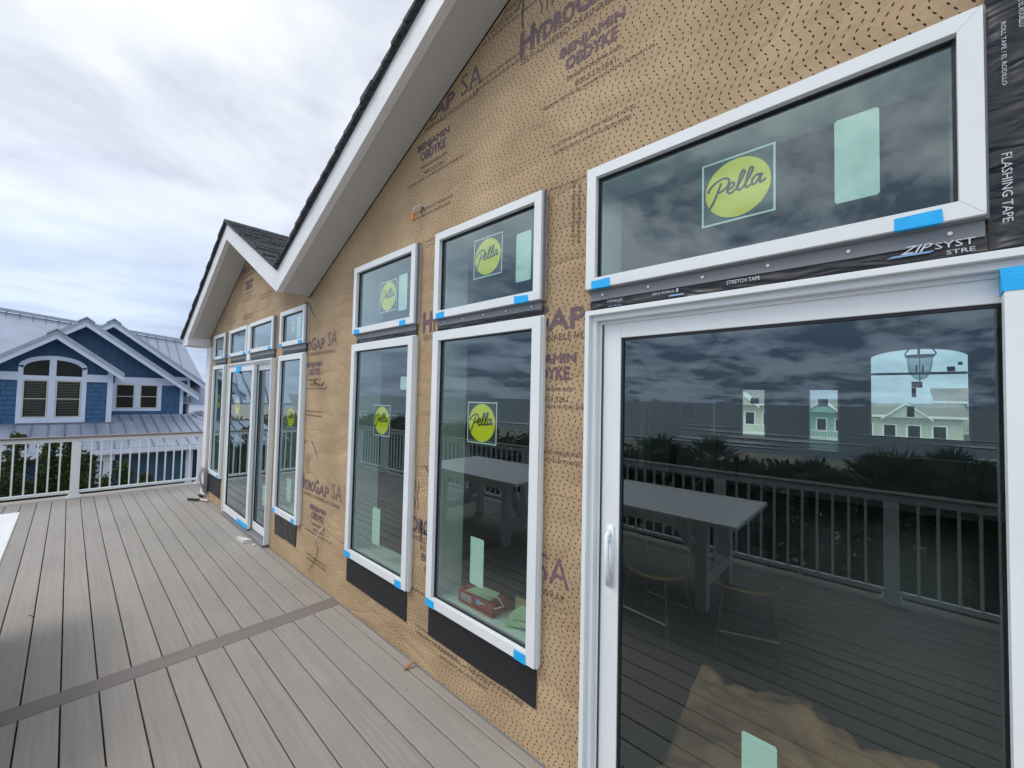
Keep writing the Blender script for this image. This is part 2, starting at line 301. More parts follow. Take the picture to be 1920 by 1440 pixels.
# ------------------------------------------------------------------ setting: land, sea
def terrain():
    mb = MB(); xs = [-4000, -1200, -400, -150] + list(range(-80, 61, 5)) + [120, 300, 1000, 4000]; ys = [-68, -62, -50, -40, -34, -30, -25, -20, -16, -12, -9, -6, -3, 3, 10, 25, 50, 100, 300, 1000, 4000]
    def h(x, y):
        if y < -55: return -4.9 if y > -65 else -5.4
        z = -4.2
        if y < -6: z += .9 * math.exp(-((y + 20) / 9) ** 2) + .5 * noise.noise((x * .12, y * .12, 0)) * min(1, (-6 - y) / 6)
        return z
    g = [[(x, y, h(x, y)) for x in xs] for y in ys]
    for j in range(len(ys) - 1):
        for i in range(len(xs) - 1): mb.face([g[j][i], g[j][i + 1], g[j + 1][i + 1], g[j + 1][i]])
    tag(mb.build('ground', SAND, smooth=True), kind='structure')
terrain()
m, t, b = new_mat('ocean_water'); b.inputs['Base Color'].default_value = (.12, .16, .19, 1); b.inputs['Roughness'].default_value = .4
n_ = t.nodes.new; tcn = n_('ShaderNodeTexCoord'); mp = n_('ShaderNodeMapping'); mp.inputs['Scale'].default_value = (.12, .5, 1); t.links.new(tcn.outputs['Object'], mp.inputs[0]); q = n_('ShaderNodeTexNoise'); q.inputs['Scale'].default_value = 1; q.inputs['Detail'].default_value = 6; t.links.new(mp.outputs[0], q.inputs['Vector']); bp = n_('ShaderNodeBump'); bp.inputs['Strength'].default_value = .6; bp.inputs['Distance'].default_value = .6; t.links.new(q.outputs[0], bp.inputs['Height']); t.links.new(bp.outputs[0], b.inputs['Normal'])
SEA = m
tag(MB().face([(-6000, -6000, -5.0), (6000, -6000, -5.0), (6000, -60, -5.0), (-6000, -60, -5.0)]).build('ocean', SEA), kind='structure')
FOAM = mat('surf_foam', (.75, .78, .80), .9, .2, .2)
mb = MB()
for (yy, wd, zz) in ((-65, 2.0, -4.90), (-71, 1.6, -4.88), (-78, 3.0, -4.88), (-90, 3.2, -4.87), (-104, 3.0, -4.86), (-124, 3.0, -4.85)):
    x = -260
    while x < 120:
        ln = R.uniform(8, 40); prev = None
        for k in range(9):
            xx = x + ln * k / 8; ww = wd * math.sin(math.pi * k / 8) * R.uniform(.7, 1.2) + .05; yc = yy + 1.5 * noise.noise((xx * .05, yy, 0))
            cur = ((xx, yc - ww, zz), (xx, yc + ww, zz))
            if prev: mb.face([prev[0], cur[0], cur[1], prev[1]])
            prev = cur
        x += ln + R.uniform(0, 12) * (1 if yy > -50 else 2)
tag(mb.build('surf', FOAM), kind='stuff', label='white surf breaking in lines along the beach')
# ------------------------------------------------------------------ deck
deck = empty('deck', kind='structure')
P0, PITCH, GAP = -1.75, .1445, .0064
def board(x0, x1, y0, y1, m, name='deck_board', dz=0, label=None):
    c = .0022; o = ((x0 + x1) / 2, (y0 + y1) / 2, 0); a = MB()
    a.hexa([(x0, y0, -.027), (x1, y0, -.027), (x1, y1, -.027), (x0, y1, -.027), (x0, y0, -c), (x1, y0, -c), (x1, y1, -c), (x0, y1, -c)])
    a.f.pop(1); a.m.pop()
    k = len(a.v); a.v += [(x0 + c, y0 + c, 0), (x1 - c, y0 + c, 0), (x1 - c, y1 - c, 0), (x0 + c, y1 - c, 0)]
    a.f.append((k, k + 1, k + 2, k + 3)); a.m.append(0)
    for i in range(4): j = (i + 1) % 4; a.f.append((4 + i, 4 + j, k + j, k + i)); a.m.append(0)
    ob = a.build(name, m, deck, org=o); ob.location.z = dz
    if label: ob['label'] = label
    return ob
for k in range(-10, 13):
    y1 = P0 + PITCH * k - GAP / 2; y0 = P0 + PITCH * (k - 1) + GAP / 2; dz = R.uniform(-.0008, .0004)
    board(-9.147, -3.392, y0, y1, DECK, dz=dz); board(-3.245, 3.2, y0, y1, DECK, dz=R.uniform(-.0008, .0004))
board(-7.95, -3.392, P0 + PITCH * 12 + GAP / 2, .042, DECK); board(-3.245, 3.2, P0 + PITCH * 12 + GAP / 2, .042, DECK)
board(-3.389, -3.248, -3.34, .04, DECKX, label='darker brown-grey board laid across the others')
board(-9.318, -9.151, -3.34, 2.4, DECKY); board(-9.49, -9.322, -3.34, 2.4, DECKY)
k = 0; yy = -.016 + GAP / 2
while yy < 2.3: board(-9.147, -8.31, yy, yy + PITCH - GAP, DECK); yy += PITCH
BEAM = mat('dark_treated_joist', (.045, .038, .03), .9)
mb = MB().box(-9.46, 3.2, -3.33, -3.29, -.28, -.03).box(-9.46, -9.42, -3.29, 2.4, -.28, -.03)
for i in range(32): mb.box(-9.4 + i * .4, -9.36 + i * .4, -3.28, .0, -.25, -.028)
mb.build('deck_frame', BEAM, deck)
for x in (-9.3, -6.3, -3.3, -.3, 2.8): boxo('deck_post', BEAM, deck, x, x + .14, -3.28, -3.14, -4.4, -.25)
boxo('deck_beam', BEAM, deck, -9.4, 3.2, -3.26, -3.16, -.45, -.26)
# ------------------------------------------------------------------ railings
def railing(name, label, along, fixed, a0, a1, posts, loc):
    r = empty(name, loc, label, 'railing'); L0 = Vector(loc)
    def bx(nm, m, u0, u1, h, z0, z1, bev=0):   # u along, h half width
        if along == 'x': A = (u0, u1, fixed - h, fixed + h, z0, z1)
        else: A = (fixed - h, fixed + h, u0, u1, z0, z1)
        mb = MB().box(*A); mb.v = [(x - L0.x, y - L0.y, z - L0.z) for x, y, z in mb.v]; return mb.build(nm, m, r, bev)
    bx('cap_rail', CAPR, a0, a1, .07, .925, .95, .004); bx('top_rail', VINYL, a0, a1, .026, .868, .925, .003)
    ps = sorted(posts)
    for p in ps:
        o = bx('post', VINYL, p - .05, p + .05, .05, 0.0, .868, .004)
        if along == 'x': A1 = (p - .078, p + .078, fixed - .078, fixed + .078); A2 = (p - .064, p + .064, fixed - .064, fixed + .064)
        else: A1 = (fixed - .078, fixed + .078, p - .078, p + .078); A2 = (fixed - .064, fixed + .064, p - .064, p + .064)
        q = MB().box(*A1, .001, .028).box(*A2, .028, .05); q.v = [(x - L0.x, y - L0.y, z - L0.z) for x, y, z in q.v]; s = q.build('post_skirt', VINYL, o, .006)
    edges = [a0] + ps + [a1]
    for i in range(len(edges) - 1):
        u0 = edges[i] + (.05 if i else 0); u1 = edges[i + 1] - (.05 if i < len(ps) else 0)
        if u1 - u0 < .15: continue
        bx('bottom_rail', VINYL, u0, u1, .022, .075, .115, .003)
        n = max(1, round((u1 - u0) / .1135) - 1)
        for k in range(n):
            u = u0 + (u1 - u0) * (k + 1) / (n + 1); bx('baluster', VINYL, u - .0095, u + .0095, .0095, .115, .868)
    return r
railing('end_railing', 'white railing with brown cap across the far end of the deck', 'y', -9.25, -3.10, 2.3, [-3.0 + .03, -1.385, .185, 1.7], (-9.25, -1.4, 0))
railing('ocean_railing', 'long white railing on the ocean side, seen mirrored in the glass', 'x', -3.19, -9.32, 3.1, [.03 - 1.36 * k for k in range(-2, 7)] + [-9.25], (-3, -3.19, 0))
# ------------------------------------------------------------------ the house
house = empty('beach_house', (-3.5, 4, 0), 'gabled house under renovation wrapped in tan perforated housewrap with white windows', 'house')
HL = Vector(house.location)
def H(mb, name, m, parent=None, bevel=0, smooth=False, **k):
    """build with world coordinates under the house"""
    if parent is None or parent is house:
        mb.v = [(x - HL.x, y - HL.y, z - HL.z) for x, y, z in mb.v]; return mb.build(name, m, house, bevel, smooth)
    return mb.build(name, m, parent, bevel, smooth)
# children of the house keep their mesh in world axes by cancelling the offset
def hpart(name): o = empty(name, -HL, parent=house); return o
WY = .045            # face of the wall
TF, LF, YG = .045, .054, .028
TALL = dict(W5=(-2.046, -1.2), W4=(-3.112, -2.262), W8=(-4.778, -4.115), W9=(-7.712, -7.045)); WZ = (.44, 2.08)
TR1 = dict(T1=(-.955, .187), T2=(-2.05, -1.208), T3=(-3.11, -2.262)); TZ1 = (2.163, 2.692)
TR2 = dict(T4=(-4.775, -4.105), T5=(-5.877, -5.001), T6=(-6.831, -5.985), T7=(-7.721, -7.07)); TZ2 = (2.177, 2.548)
XTRA = dict(T1b=(.36, 1.5), T2b=(1.75, 2.59)); XW = dict(W5b=(1.75, 2.59))
D1 = (-.952, 1.50, .03, 2.067); D2 = (-6.81, -4.98, .03, 2.075)
OPEN = []
for v in TALL.values(): OPEN.append((v[0] + .02, v[1] - .02, WZ[0] + .02, WZ[1] - .02))
for v in list(TR1.values()) + list(XTRA.values()): OPEN.append((v[0] + .02, v[1] - .02, TZ1[0] + .02, TZ1[1] - .02))
for v in TR2.values(): OPEN.append((v[0] + .02, v[1] - .02, TZ2[0] + .02, TZ2[1] - .02))
for v in XW.values(): OPEN.append((v[0] + .02, v[1] - .02, WZ[0] + .02, WZ[1] - .02))
for v in (D1, D2): OPEN.append((v[0] + .02, v[1] - .02, v[2] - .03, v[3] - .02))
WX0, WX1 = -8.2, 4.5
RX, RZ0 = -6.03, 3.585        # left gable ridge
VX, VZ = -4.11, 2.615         # valley
SL1 = (RZ0 - VZ) / (VX - RX)  # ~ .52
SLL = .485; SL2 = .474; NX = .27; NZ = VZ + SL2 * (NX - VX)
def top(x):
    if x <= RX: return RZ0 - SLL * (RX - x)
    if x <= VX: return RZ0 - SL1 * (x - RX)
    if x <= NX: return VZ + SL2 * (x - VX)
    return NZ - SL2 * (x - NX)
def cells(z0, z1, x0=WX0, x1=WX1):
    """quads (xa, xb, za, zbL, zbR) of the wall between z0 and z1 minus openings, cut by the gable line"""
    xs = sorted(set([x0, x1] + [v for o in OPEN for v in o[:2] if x0 < v < x1] + [x for x in (RX, VX, NX) if x0 < x < x1])); zs = sorted(set([z0, z1] + [v for o in OPEN for v in o[2:] if z0 < v < z1] + ([2.4] if z0 < 2.4 < z1 else [])))
    res = []
    for xa, xb in zip(xs, xs[1:]):
        for za, zb in zip(zs, zs[1:]):
            cxx, czz = (xa + xb) / 2, (za + zb) / 2
            if any(o[0] < cxx < o[1] and o[2] < czz < o[3] for o in OPEN): continue
            ta, tb = top(xa), top(xb)
            if za >= max(ta, tb): continue
            if zb <= min(ta, tb): res.append([(xa, za), (xb, za), (xb, zb), (xa, zb)]); continue
            poly = [(xa, za), (xb, za), (xb, zb), (xa, zb)]; outp = []
            f = lambda p: (ta + (tb - ta) * (p[0] - xa) / (xb - xa)) - p[1]
            for i in range(4):
                p, q = poly[i], poly[(i + 1) % 4]; fp, fq = f(p), f(q)
                if fp >= 0: outp.append(p)
                if (fp > 0 > fq) or (fp < 0 < fq): s = fp / (fp - fq); outp.append((p[0] + (q[0] - p[0]) * s, p[1] + (q[1] - p[1]) * s))
            if len(outp) > 2: res.append(outp)
    return res
wallp = hpart('wall')
mb = MB()
for c in cells(-.05, 4.9): mb.prism([(x, WY + .006, z) for x, z in c], (0, .12, 0))
SHEATH = mat('wall_sheathing', (.35, .30, .22), .8)
wl = mb.build('wall_sheathing', INTWALL, wallp)
def sheet(z0, z1, y, parent):
    cs = cells(z0, z1); rk = lambda p: (round(p[0], 4), round(p[1], 4)); grp = list(range(len(cs))); own = {}
    def find(i):
        while grp[i] != i: i = grp[i]
        return i
    for i, c in enumerate(cs):
        for k in range(len(c)):
            e_ = frozenset((rk(c[k]), rk(c[(k + 1) % len(c)])))
            if e_ in own: grp[find(i)] = find(own[e_])
            else: own[e_] = i
    best = {}
    for i in range(len(cs)): best.setdefault(find(i), []).append(i)
    obs = []
    for ids in sorted(best.values(), key=lambda q: -len(q)):
        mb = MB()
        for i in ids: mb.prism([(x, y, z) for x, z in cs[i]], (0, .0016, 0))
        obs.append(mb.build('housewrap_sheet', WRAP, parent))
    return obs[0]
sheetL = sheet(.004, 1.27, WY + .003, wallp); sheetM = sheet(1.245, 2.735, WY + .0008, wallp); sheetU = sheet(2.70, 4.9, WY - .0014, wallp)
# window
def window(nm, x0, x1, z0, z1, fw, tapes=True, fin=False):
    o = hpart('window'); f = MB()
    ya, yb = 0.0, WY + .03; s = .012
    # mitred face frame
    def member(p, q, r_, s_): f.prism([(a, ya, b) for a, b in (p, q, r_, s_)], (0, yb - ya, 0))
    e = .0002
    member((x0, z0), (x1, z0), (x1 - fw - e, z0 + fw - e), (x0 + fw + e, z0 + fw - e)); member((x0, z1), (x1, z1), (x1 - fw - e, z1 - fw + e), (x0 + fw + e, z1 - fw + e))
    member((x0, z0 + e * 2), (x0, z1 - e * 2), (x0 + fw, z1 - fw), (x0 + fw, z0 + fw)); member((x1, z0 + e * 2), (x1, z1 - e * 2), (x1 - fw, z1 - fw), (x1 - fw, z0 + fw))
    fr = f.build('frame', VINYL, o, .0009)
    # outer accessory groove lip
    g = MB(); l0 = .006
    for A in ((x0 - l0, x1 + l0, .016, .034, z0 - l0, z0 - .0005), (x0 - l0, x1 + l0, .016, .034, z1 + .0005, z1 + l0), (x0 - l0, x0 - .0005, .016, .034, z0, z1), (x1 + .0005, x1 + l0, .016, .034, z0, z1)): g.box(*A)
    g.build('frame_lip', GREYFIN if fin else VINYL, o)
    gx0, gx1, gz0, gz1 = x0 + fw, x1 - fw, z0 + fw, z1 - fw; b_ = .0065
    k = MB()
    for A in ((gx0, gx1, YG - .006, YG + .02, gz1 - b_, gz1), (gx0, gx1, YG - .006, YG + .02, gz0, gz0 + b_), (gx0, gx0 + b_, YG - .006, YG + .02, gz0 + b_, gz1 - b_), (gx1 - b_, gx1, YG - .006, YG + .02, gz0 + b_, gz1 - b_)): k.box(*A)
    k.build('gasket', GASKET, o)
    MB().box(gx0 + .004, gx1 - .004, YG, YG + .005, gz0 + .004, gz1 - .004).build('pane', GLASS, o)
    # interior jamb lining
    j = MB(); jd = .24; t_ = .018
    j.box(gx0 - .02, gx0 - .004, yb, jd, gz0 - .02, gz1 + .02).box(gx1 + .004, gx1 + .02, yb, jd, gz0 - .02, gz1 + .02).box(gx0 - .004, gx1 + .004, yb, jd, gz0 - .02, gz0 - .004).box(gx0 - .004, gx1 + .004, yb, jd, gz1 + .004, gz1 + .02)
    j.build('jamb_lining', JAMB, o)
    if tapes:
        for cxx in tapes:
            a = cxx; wd = .082 + R.uniform(-.01, .014); sk = R.uniform(-.003, .003); q = MB()
            q.prism([(a, -.0022, z0 + fw - .012 + sk), (a + wd, -.0022, z0 + fw - .012 - sk), (a + wd + .003, -.0022, z0 - .001), (a, -.0022, z0 - .0015)], (0, .0012, 0)); q.box(a, a + wd, -.0022, .0138, z0 - .0022, z0 - .001); q.build('painter_tape', BLUETAPE, o)
    return o
def sticker(parent, x0, x1, z0, z1, y=YG + .009, full=True):
    cx_, cz = (x0 + x1) / 2, (z0 + z1) / 2; W = x1 - x0; b_ = .028 * W; mb = MB()
    mb.face([(x0, y + .0006, z0), (x1, y + .0006, z0), (x1, y + .0006, z1), (x0, y + .0006, z1)], 0)
    yy = y
    for A in ((x0, x1, z0, z0 + b_), (x0, x1, z1 - b_, z1), (x0, x0 + b_, z0 + b_, z1 - b_), (x1 - b_, x1, z0 + b_, z1 - b_)): mb.face([(A[0], yy, A[2]), (A[1], yy, A[2]), (A[1], yy, A[3]), (A[0], yy, A[3])], 1)
    r = W * .445; n = 48; mb.face([(cx_ + r * math.cos(2 * math.pi * i / n), yy - .0002, cz + r * math.sin(2 * math.pi * i / n)) for i in range(n)], 2)
    S = W; st = [[(-.215, .135), (-.26, .02), (-.32, -.12), (-.375, -.215), (-.40, -.215)], [(-.40, .03), (-.39, .08), (-.33, .14), (-.24, .185), (-.15, .19), (-.105, .14), (-.13, .06), (-.20, .005), (-.26, -.005)],
        [(-.135, -.01), (-.07, .015), (-.035, .06), (-.06, .095), (-.11, .05), (-.13, -.02), (-.09, -.065), (-.02, -.03)], [(-.02, -.03), (.06, .09), (.105, .20), (.075, .225), (.035, .12), (.01, -.01), (.035, -.055), (.09, -.02)],
        [(.09, -.02), (.17, .10), (.215, .21), (.185, .235), (.145, .13), (.115, 0), (.14, -.045), (.19, -.015)], [(.315, .085), (.265, .10), (.21, .05), (.205, -.02), (.245, -.025), (.30, .05), (.33, .10), (.305, .02), (.315, -.03), (.38, .01)]]
    for s_ in st: ribbon(mb, [(cx_ + p[0] * S, cz + p[1] * S) for p in s_], .034 * S, yy - .0006, 3)
    mb.face([(cx_ + .385 * S + .008 * S * math.cos(a), yy - .0006, cz + .0 * S + .008 * S * math.sin(a)) for a in [i * math.pi / 4 for i in range(8)]], 3)
    o = mb.build('brand_sticker', [CLEARFILM, STICKLABEL, YELLOW, INKBLK], parent); return o
def plabel(parent, x0, x1, z0, z1, y=YG + .009):
    mb = MB(); c = .006; mb.prism([(x0 + c, y, z0), (x1 - c, y, z0), (x1, y, z0 + c), (x1, y, z1 - c), (x1 - c, y, z1), (x0 + c, y, z1), (x0, y, z1 - c), (x0, y, z0 + c)], (0, .0006, 0)); return mb.build('paper_label', STICKLABEL, parent)
WN = {}
for k_, v in TALL.items(): WN[k_] = window(k_, v[0], v[1], WZ[0], WZ[1], LF, (v[0] + .004, v[1] - .125))
for k_, v in TR1.items(): WN[k_] = window(k_, v[0], v[1], TZ1[0], TZ1[1], TF, (v[0] + .03, v[1] - .165), True)
for k_, v in TR2.items(): WN[k_] = window(k_, v[0], v[1], TZ2[0], TZ2[1], TF, (v[0] + .004, v[1] - .13), True)
for k_, v in XTRA.items(): window(k_, v[0], v[1], TZ1[0], TZ1[1], TF, None, True)
for k_, v in XW.items(): window(k_, v[0], v[1], WZ[0], WZ[1], LF, None)
WN['T1']['label'] = 'wide transom over the sliding door with yellow round sticker'
for k_, a in dict(T1=(-.487, -.258, 2.319, 2.548), T2=(-1.726, -1.50, 2.354, 2.58), T3=(-2.762, -2.53, 2.291, 2.518), W5=(-1.745, -1.512, 1.434, 1.662), W4=(-2.79, -2.566, 1.393, 1.618), W8=(-4.572, -4.348, 1.343, 1.548), W9=(-7.54, -7.31, 1.44, 1.637), T4=(-4.56, -4.43, 2.30, 2.46)).items(): sticker(WN[k_], *a)
for k_, a in dict(T1=(-.107, -.006, 2.290, 2.545), T2=(-1.400, -1.299, 2.282, 2.535), T3=(-2.508, -2.402, 2.278, 2.53), W5=(-1.694, -1.588, .667, .921), W4=(-2.764, -2.657, .612, .873), W8=(-4.49, -4.37, .60, .83), T4=(-4.39, -4.29, 2.25, 2.46)).items(): plabel(WN[k_], *a)
plabel(WN['W4'], -2.448, -2.356, 1.728, 1.818)
# sliding doors
def slider(x0, x1, z0, z1, xm, left_front, handle=None):
    o = hpart('sliding_door'); f = MB(); yb = WY + .10
    # stepped outer frame: lip, first step, track
    def ring(a, wd, ya, ybk, zbot=True):
        f.box(x0 + a, x0 + a + wd, ya, ybk, z0, z1 - a); f.box(x1 - a - wd, x1 - a, ya, ybk, z0, z1 - a); f.box(x0 + a + wd, x1 - a - wd, ya, ybk, z1 - a - wd, z1 - a)
    ring(0, .020, -.004, yb); ring(.020, .022, .020, yb); ring(.042, .014, .046, yb)
    f.build('frame', VINYL, o, .0015)
    a = .056
    MB().box(x0 + .02, x1 - .02, -.012, yb + .02, z0 - .028, z0).box(x0 + .02, x1 - .02, .035, .045, z0, z0 + .02).build('threshold', GREYFIN, o)
    def panel(p0, p1, yf, hd=None, st=.080):
        pz0, pz1 = z0 + .022, z1 - a + .004; q = MB(); yk = yf + .034; br = .095; tr_ = .066
        q.box(p0, p0 + st, yf, yk, pz0, pz1).box(p1 - st, p1, yf, yk, pz0, pz1).box(p0 + st, p1 - st, yf, yk, pz0, pz0 + br).box(p0 + st, p1 - st, yf, yk, pz1 - tr_, pz1)
        s = q.build('sash', VINYL, o, .0022)
        gx0, gx1, gz0, gz1 = p0 + st, p1 - st, pz0 + br, pz1 - tr_; g = MB(); b_ = .009
        for A in ((gx0, gx1, yf + .006, yf + .028, gz1 - b_, gz1), (gx0, gx1, yf + .006, yf + .028, gz0, gz0 + b_), (gx0, gx0 + b_, yf + .006, yf + .028, gz0, gz1), (gx1 - b_, gx1, yf + .006, yf + .028, gz0, gz1)): g.box(*A)
        g.build('gasket', GASKET, o); MB().box(gx0, gx1, yf + .014, yf + .020, gz0, gz1).build('pane', GLASS, o)
        return gx0, gx1, gz0, gz1
    yfr, ybk = .004, .055
    pl = panel(x0 + a + .004, xm + (.055 if left_front else .095), yfr if left_front else ybk)
    pr = panel(xm - (.055 if not left_front else .02), x1 - a - .004, ybk if left_front else yfr)
    MB().box(x0 + a - .003, x0 + a + .003, .047, .052, z0 + .02, z1 - a).build('weatherstrip', GASKET, o)
    if handle:
        hx, hz = handle; h = MB(); y0 = ybk if not left_front else yfr
        h.box(hx - .017, hx + .017, y0 - .006, y0, hz - .125, hz + .125); h.tube([(hx - .004, y0 - .004, hz + .10), (hx, y0 - .034, hz + .085), (hx + .006, y0 - .042, hz), (hx + .006, y0 - .036, hz - .06), (hx, y0 - .006, hz - .11)], .0105, 8)
        h.build('handle', VINYL, o, 0, True); MB().tube([(hx - .004, y0 - .008, hz + .062), (hx - .004, y0 - .0145, hz + .062)], .006, 8).build('screw', METAL, o)
    return o
d1 = slider(D1[0], D1[1], D1[2], D1[3], .267, False, (-.848, 1.04)); d1['label'] = 'large near sliding glass door with white handle'
d2 = slider(D2[0], D2[1], D2[2], D2[3], -5.68, True)
sticker(d2, -6.47, -6.24, 1.388, 1.60, .024); plabel(d1, -.363, -.262, .33, .59, .076); plabel(d2, -5.36, -5.235, .381, .615, .076)
def tape(parent, pts, y): MB().prism([(a, y, b) for a, b in pts], (0, .0012, 0)).build('painter_tape', BLUETAPE, parent)
tape(d1, [(.205, 2.024), (.36, 2.024), (.36, 1.968), (.21, 1.968)], .0025)
q = MB().prism([(.2095, .004, 2.024), (.2095, .05, 2.016), (.2095, .045, 1.962), (.2095, .004, 1.968)], (.0014, 0, 0)); q.build('painter_tape', BLUETAPE, d1)
tape(d2, [(-6.36, 2.03), (-6.16, 2.035), (-6.15, 1.975), (-6.30, 1.93), (-6.42, 1.945)], 0.0); tape(d2, [(-6.05, .10), (-5.63, .10), (-5.63, .048), (-6.06, .048)], 0.0)
# blue tape torn end on big transom, black membranes, nail fins with screws
def membrane(x0, x1, z0, z1, y=WY - .006, m=FILMFLAT, rag=0.004, name='flashing_membrane'):
    pts = [(x0 + R.uniform(-rag, rag), y, z1), (x1 + R.uniform(-rag, rag), y, z1)]; n = max(3, int((x1 - x0) / .08))
    bt = [(x1 - (x1 - x0) * i / n, y, z0 + R.uniform(-rag, rag)) for i in range(n + 1)]; return MB().prism(pts + bt, (0, .003, 0)).build(name, m, wallp)
membrane(-2.062, -1.218, .235, .45); membrane(-3.142, -2.305, .222, .45); membrane(-4.80, -4.215, .205, .45, rag=.014, m=FILM); membrane(-7.90, -7.14, .13, .45, rag=.008)
def finstrip(x0, x1, ztop, zbot, door=True):
    zf = ztop - (ztop - zbot) * .46
    a = MB().box(x0, x1, .028, .034, zf, ztop + .004).build('nail_fin', GREYFIN, wallp)
    n = max(2, int((x1 - x0) / .19)); s = MB()
    for i in range(n + 1):
        xx = x0 + .06 + (x1 - x0 - .12) * i / n; zz = (zf + ztop) / 2
        s.tube([(xx, .0285, zz), (xx, .024, zz)], .0052, 8)
    for i in range(n + 1):
        xx = x0 + .06 + (x1 - x0 - .12) * i / n; zz = (zf + ztop) / 2
        if i < len(range(n + 1)): MB().tube([(xx, .0285, zz), (xx, .0238, zz)], .0052, 8).build('screw', METAL, wallp)
    # crinkled stretch tape as a displaced grid
    nx = max(8, int((x1 - x0) / .012)); nz_ = 8; mb = MB(); g = []
    for i in range(nx + 1):
        col = []
        for j in range(nz_ + 1):
            xx = x0 - .004 + (x1 - x0 + .008) * i / nx; zz = zbot - .006 + (zf + .008 - zbot + .006) * j / nz_
            d = .009 * abs(noise.noise((xx * 5 + zz * 22, zz * 30, x0))) + .003 * noise.noise((xx * 22, zz * 40, 2)); col.append((xx, .0345 - d * math.sin(math.pi * j / nz_), zz))
        g.append(col)
    for i in range(nx):
        for j in range(nz_): mb.face([g[i][j], g[i + 1][j], g[i + 1][j + 1], g[i][j + 1]])
    t_ = mb.build('stretch_tape', FILM, wallp, smooth=True)
    bmm = bmesh.new(); bmm.from_mesh(t_.data); bmesh.ops.remove_doubles(bmm, verts=bmm.verts, dist=1e-5); bmm.to_mesh(t_.data); bmm.free(); return t_
for k_ in ('T1',): tp1 = finstrip(TR1[k_][0] + .01, TR1[k_][1] + .0, TZ1[0] - .006, D1[3])
for k_ in ('T2', 'T3'): finstrip(TR1[k_][0] + .02, TR1[k_][1] - .01, TZ1[0] - .006, WZ[1])
for k_ in ('T4', 'T7'): finstrip(TR2[k_][0] + .02, TR2[k_][1] - .01, TZ2[0] - .006, WZ[1])
for k_ in ('T5', 'T6'): finstrip(TR2[k_][0] + .02, TR2[k_][1] - .01, TZ2[0] - .006, D2[3])
MB().box(-6.0, -5.86, .012, WY, 2.09, 2.54).build('mullion_cover', VINYL, wallp)
# wide crinkled flashing tape between the two near transoms
mb = MB(); g = []
for i in range(19):
    col = []
    for j in range(61):
        xx = .193 + .160 * i / 18; zz = 2.072 + .76 * j / 60; d = .014 * abs(noise.noise((xx * 11, zz * 3.5, 4))) + .004 * noise.noise((xx * 26, zz * 11, 7)); col.append((xx, .036 - d, zz))
    g.append(col)
for i in range(18):
    for j in range(60): mb.face([g[i][j], g[i + 1][j], g[i + 1][j + 1], g[i][j + 1]])
ft = mb.build('flashing_tape', FILM, wallp, smooth=True); bmm = bmesh.new(); bmm.from_mesh(ft.data); bmesh.ops.remove_doubles(bmm, verts=bmm.verts, dist=1e-5); bmm.to_mesh(ft.data); bmm.free()
LET = 'printed_lettering'
text(LET, 'FLASHING TAPE', .2145, 2.31, .17, .017, .0225, WHITEINK, wallp, .01, -math.pi / 2); text(LET, 'FLASHING TAPE', .275, 2.47, .20, .021, .0215, WHITEINK, wallp, .01, -math.pi / 2)
text(LET, 'ROLL TAPE / EL RODILLO', .218, 2.64, .16, .008, .0225, WHITEINK, wallp, .0, -math.pi / 2)
for i, s_ in enumerate(('ROLL THE TAPE', 'APLICAR USE EL RODILLO')): text(LET, s_, .262 - i * .016, 2.74, .13, .010, .0215, WHITEINK, wallp, .0, -math.pi / 2)
MB().prism([(.268, .0215, 2.49), (.30, .0215, 2.50), (.30, .0215, 2.56), (.272, .0215, 2.56)], (0, .0004, 0)).build('printed_mark', BLUEINK, wallp)
yt = .0228
text(LET, 'ZIP', .035, 2.100, .060, .020, yt, WHITEINK, wallp, .02, shear=.4); text(LET, 'SYST', .100, 2.100, .070, .017, yt, WHITEINK, wallp, .0); text(LET, 'STRE', .120, 2.082, .050, .011, yt, WHITEINK, wallp, .0)
MB().prism([(.005, yt, 2.094), (.09, yt, 2.094), (.10, yt, 2.099), (.02, yt, 2.099)], (0, .0004, 0)).build('printed_mark', BLUEINK, wallp)
text(LET, 'STRETCH TAPE', -.40, 2.094, .10, .013, yt, WHITEINK, wallp, .01); text(LET, 'USE EL RODILLO', -.665, 2.098, .085, .009, yt, WHITEINK, wallp, 0); text(LET, 'STRETCH TAPE', -.86, 2.098, .07, .009, yt, WHITEINK, wallp, 0)
text(LET, 'ROLL THE TAPE', -.855, 2.078, .06, .006, yt, BLUEINK, wallp, 0); MB().box(-.60, -.545, yt, yt + .0004, 2.083, 2.089).build('printed_mark', BLUEINK, wallp); MB().box(-.572, -.565, yt, yt + .0004, 2.098, 2.110).build('printed_mark', WHITEINK, wallp)
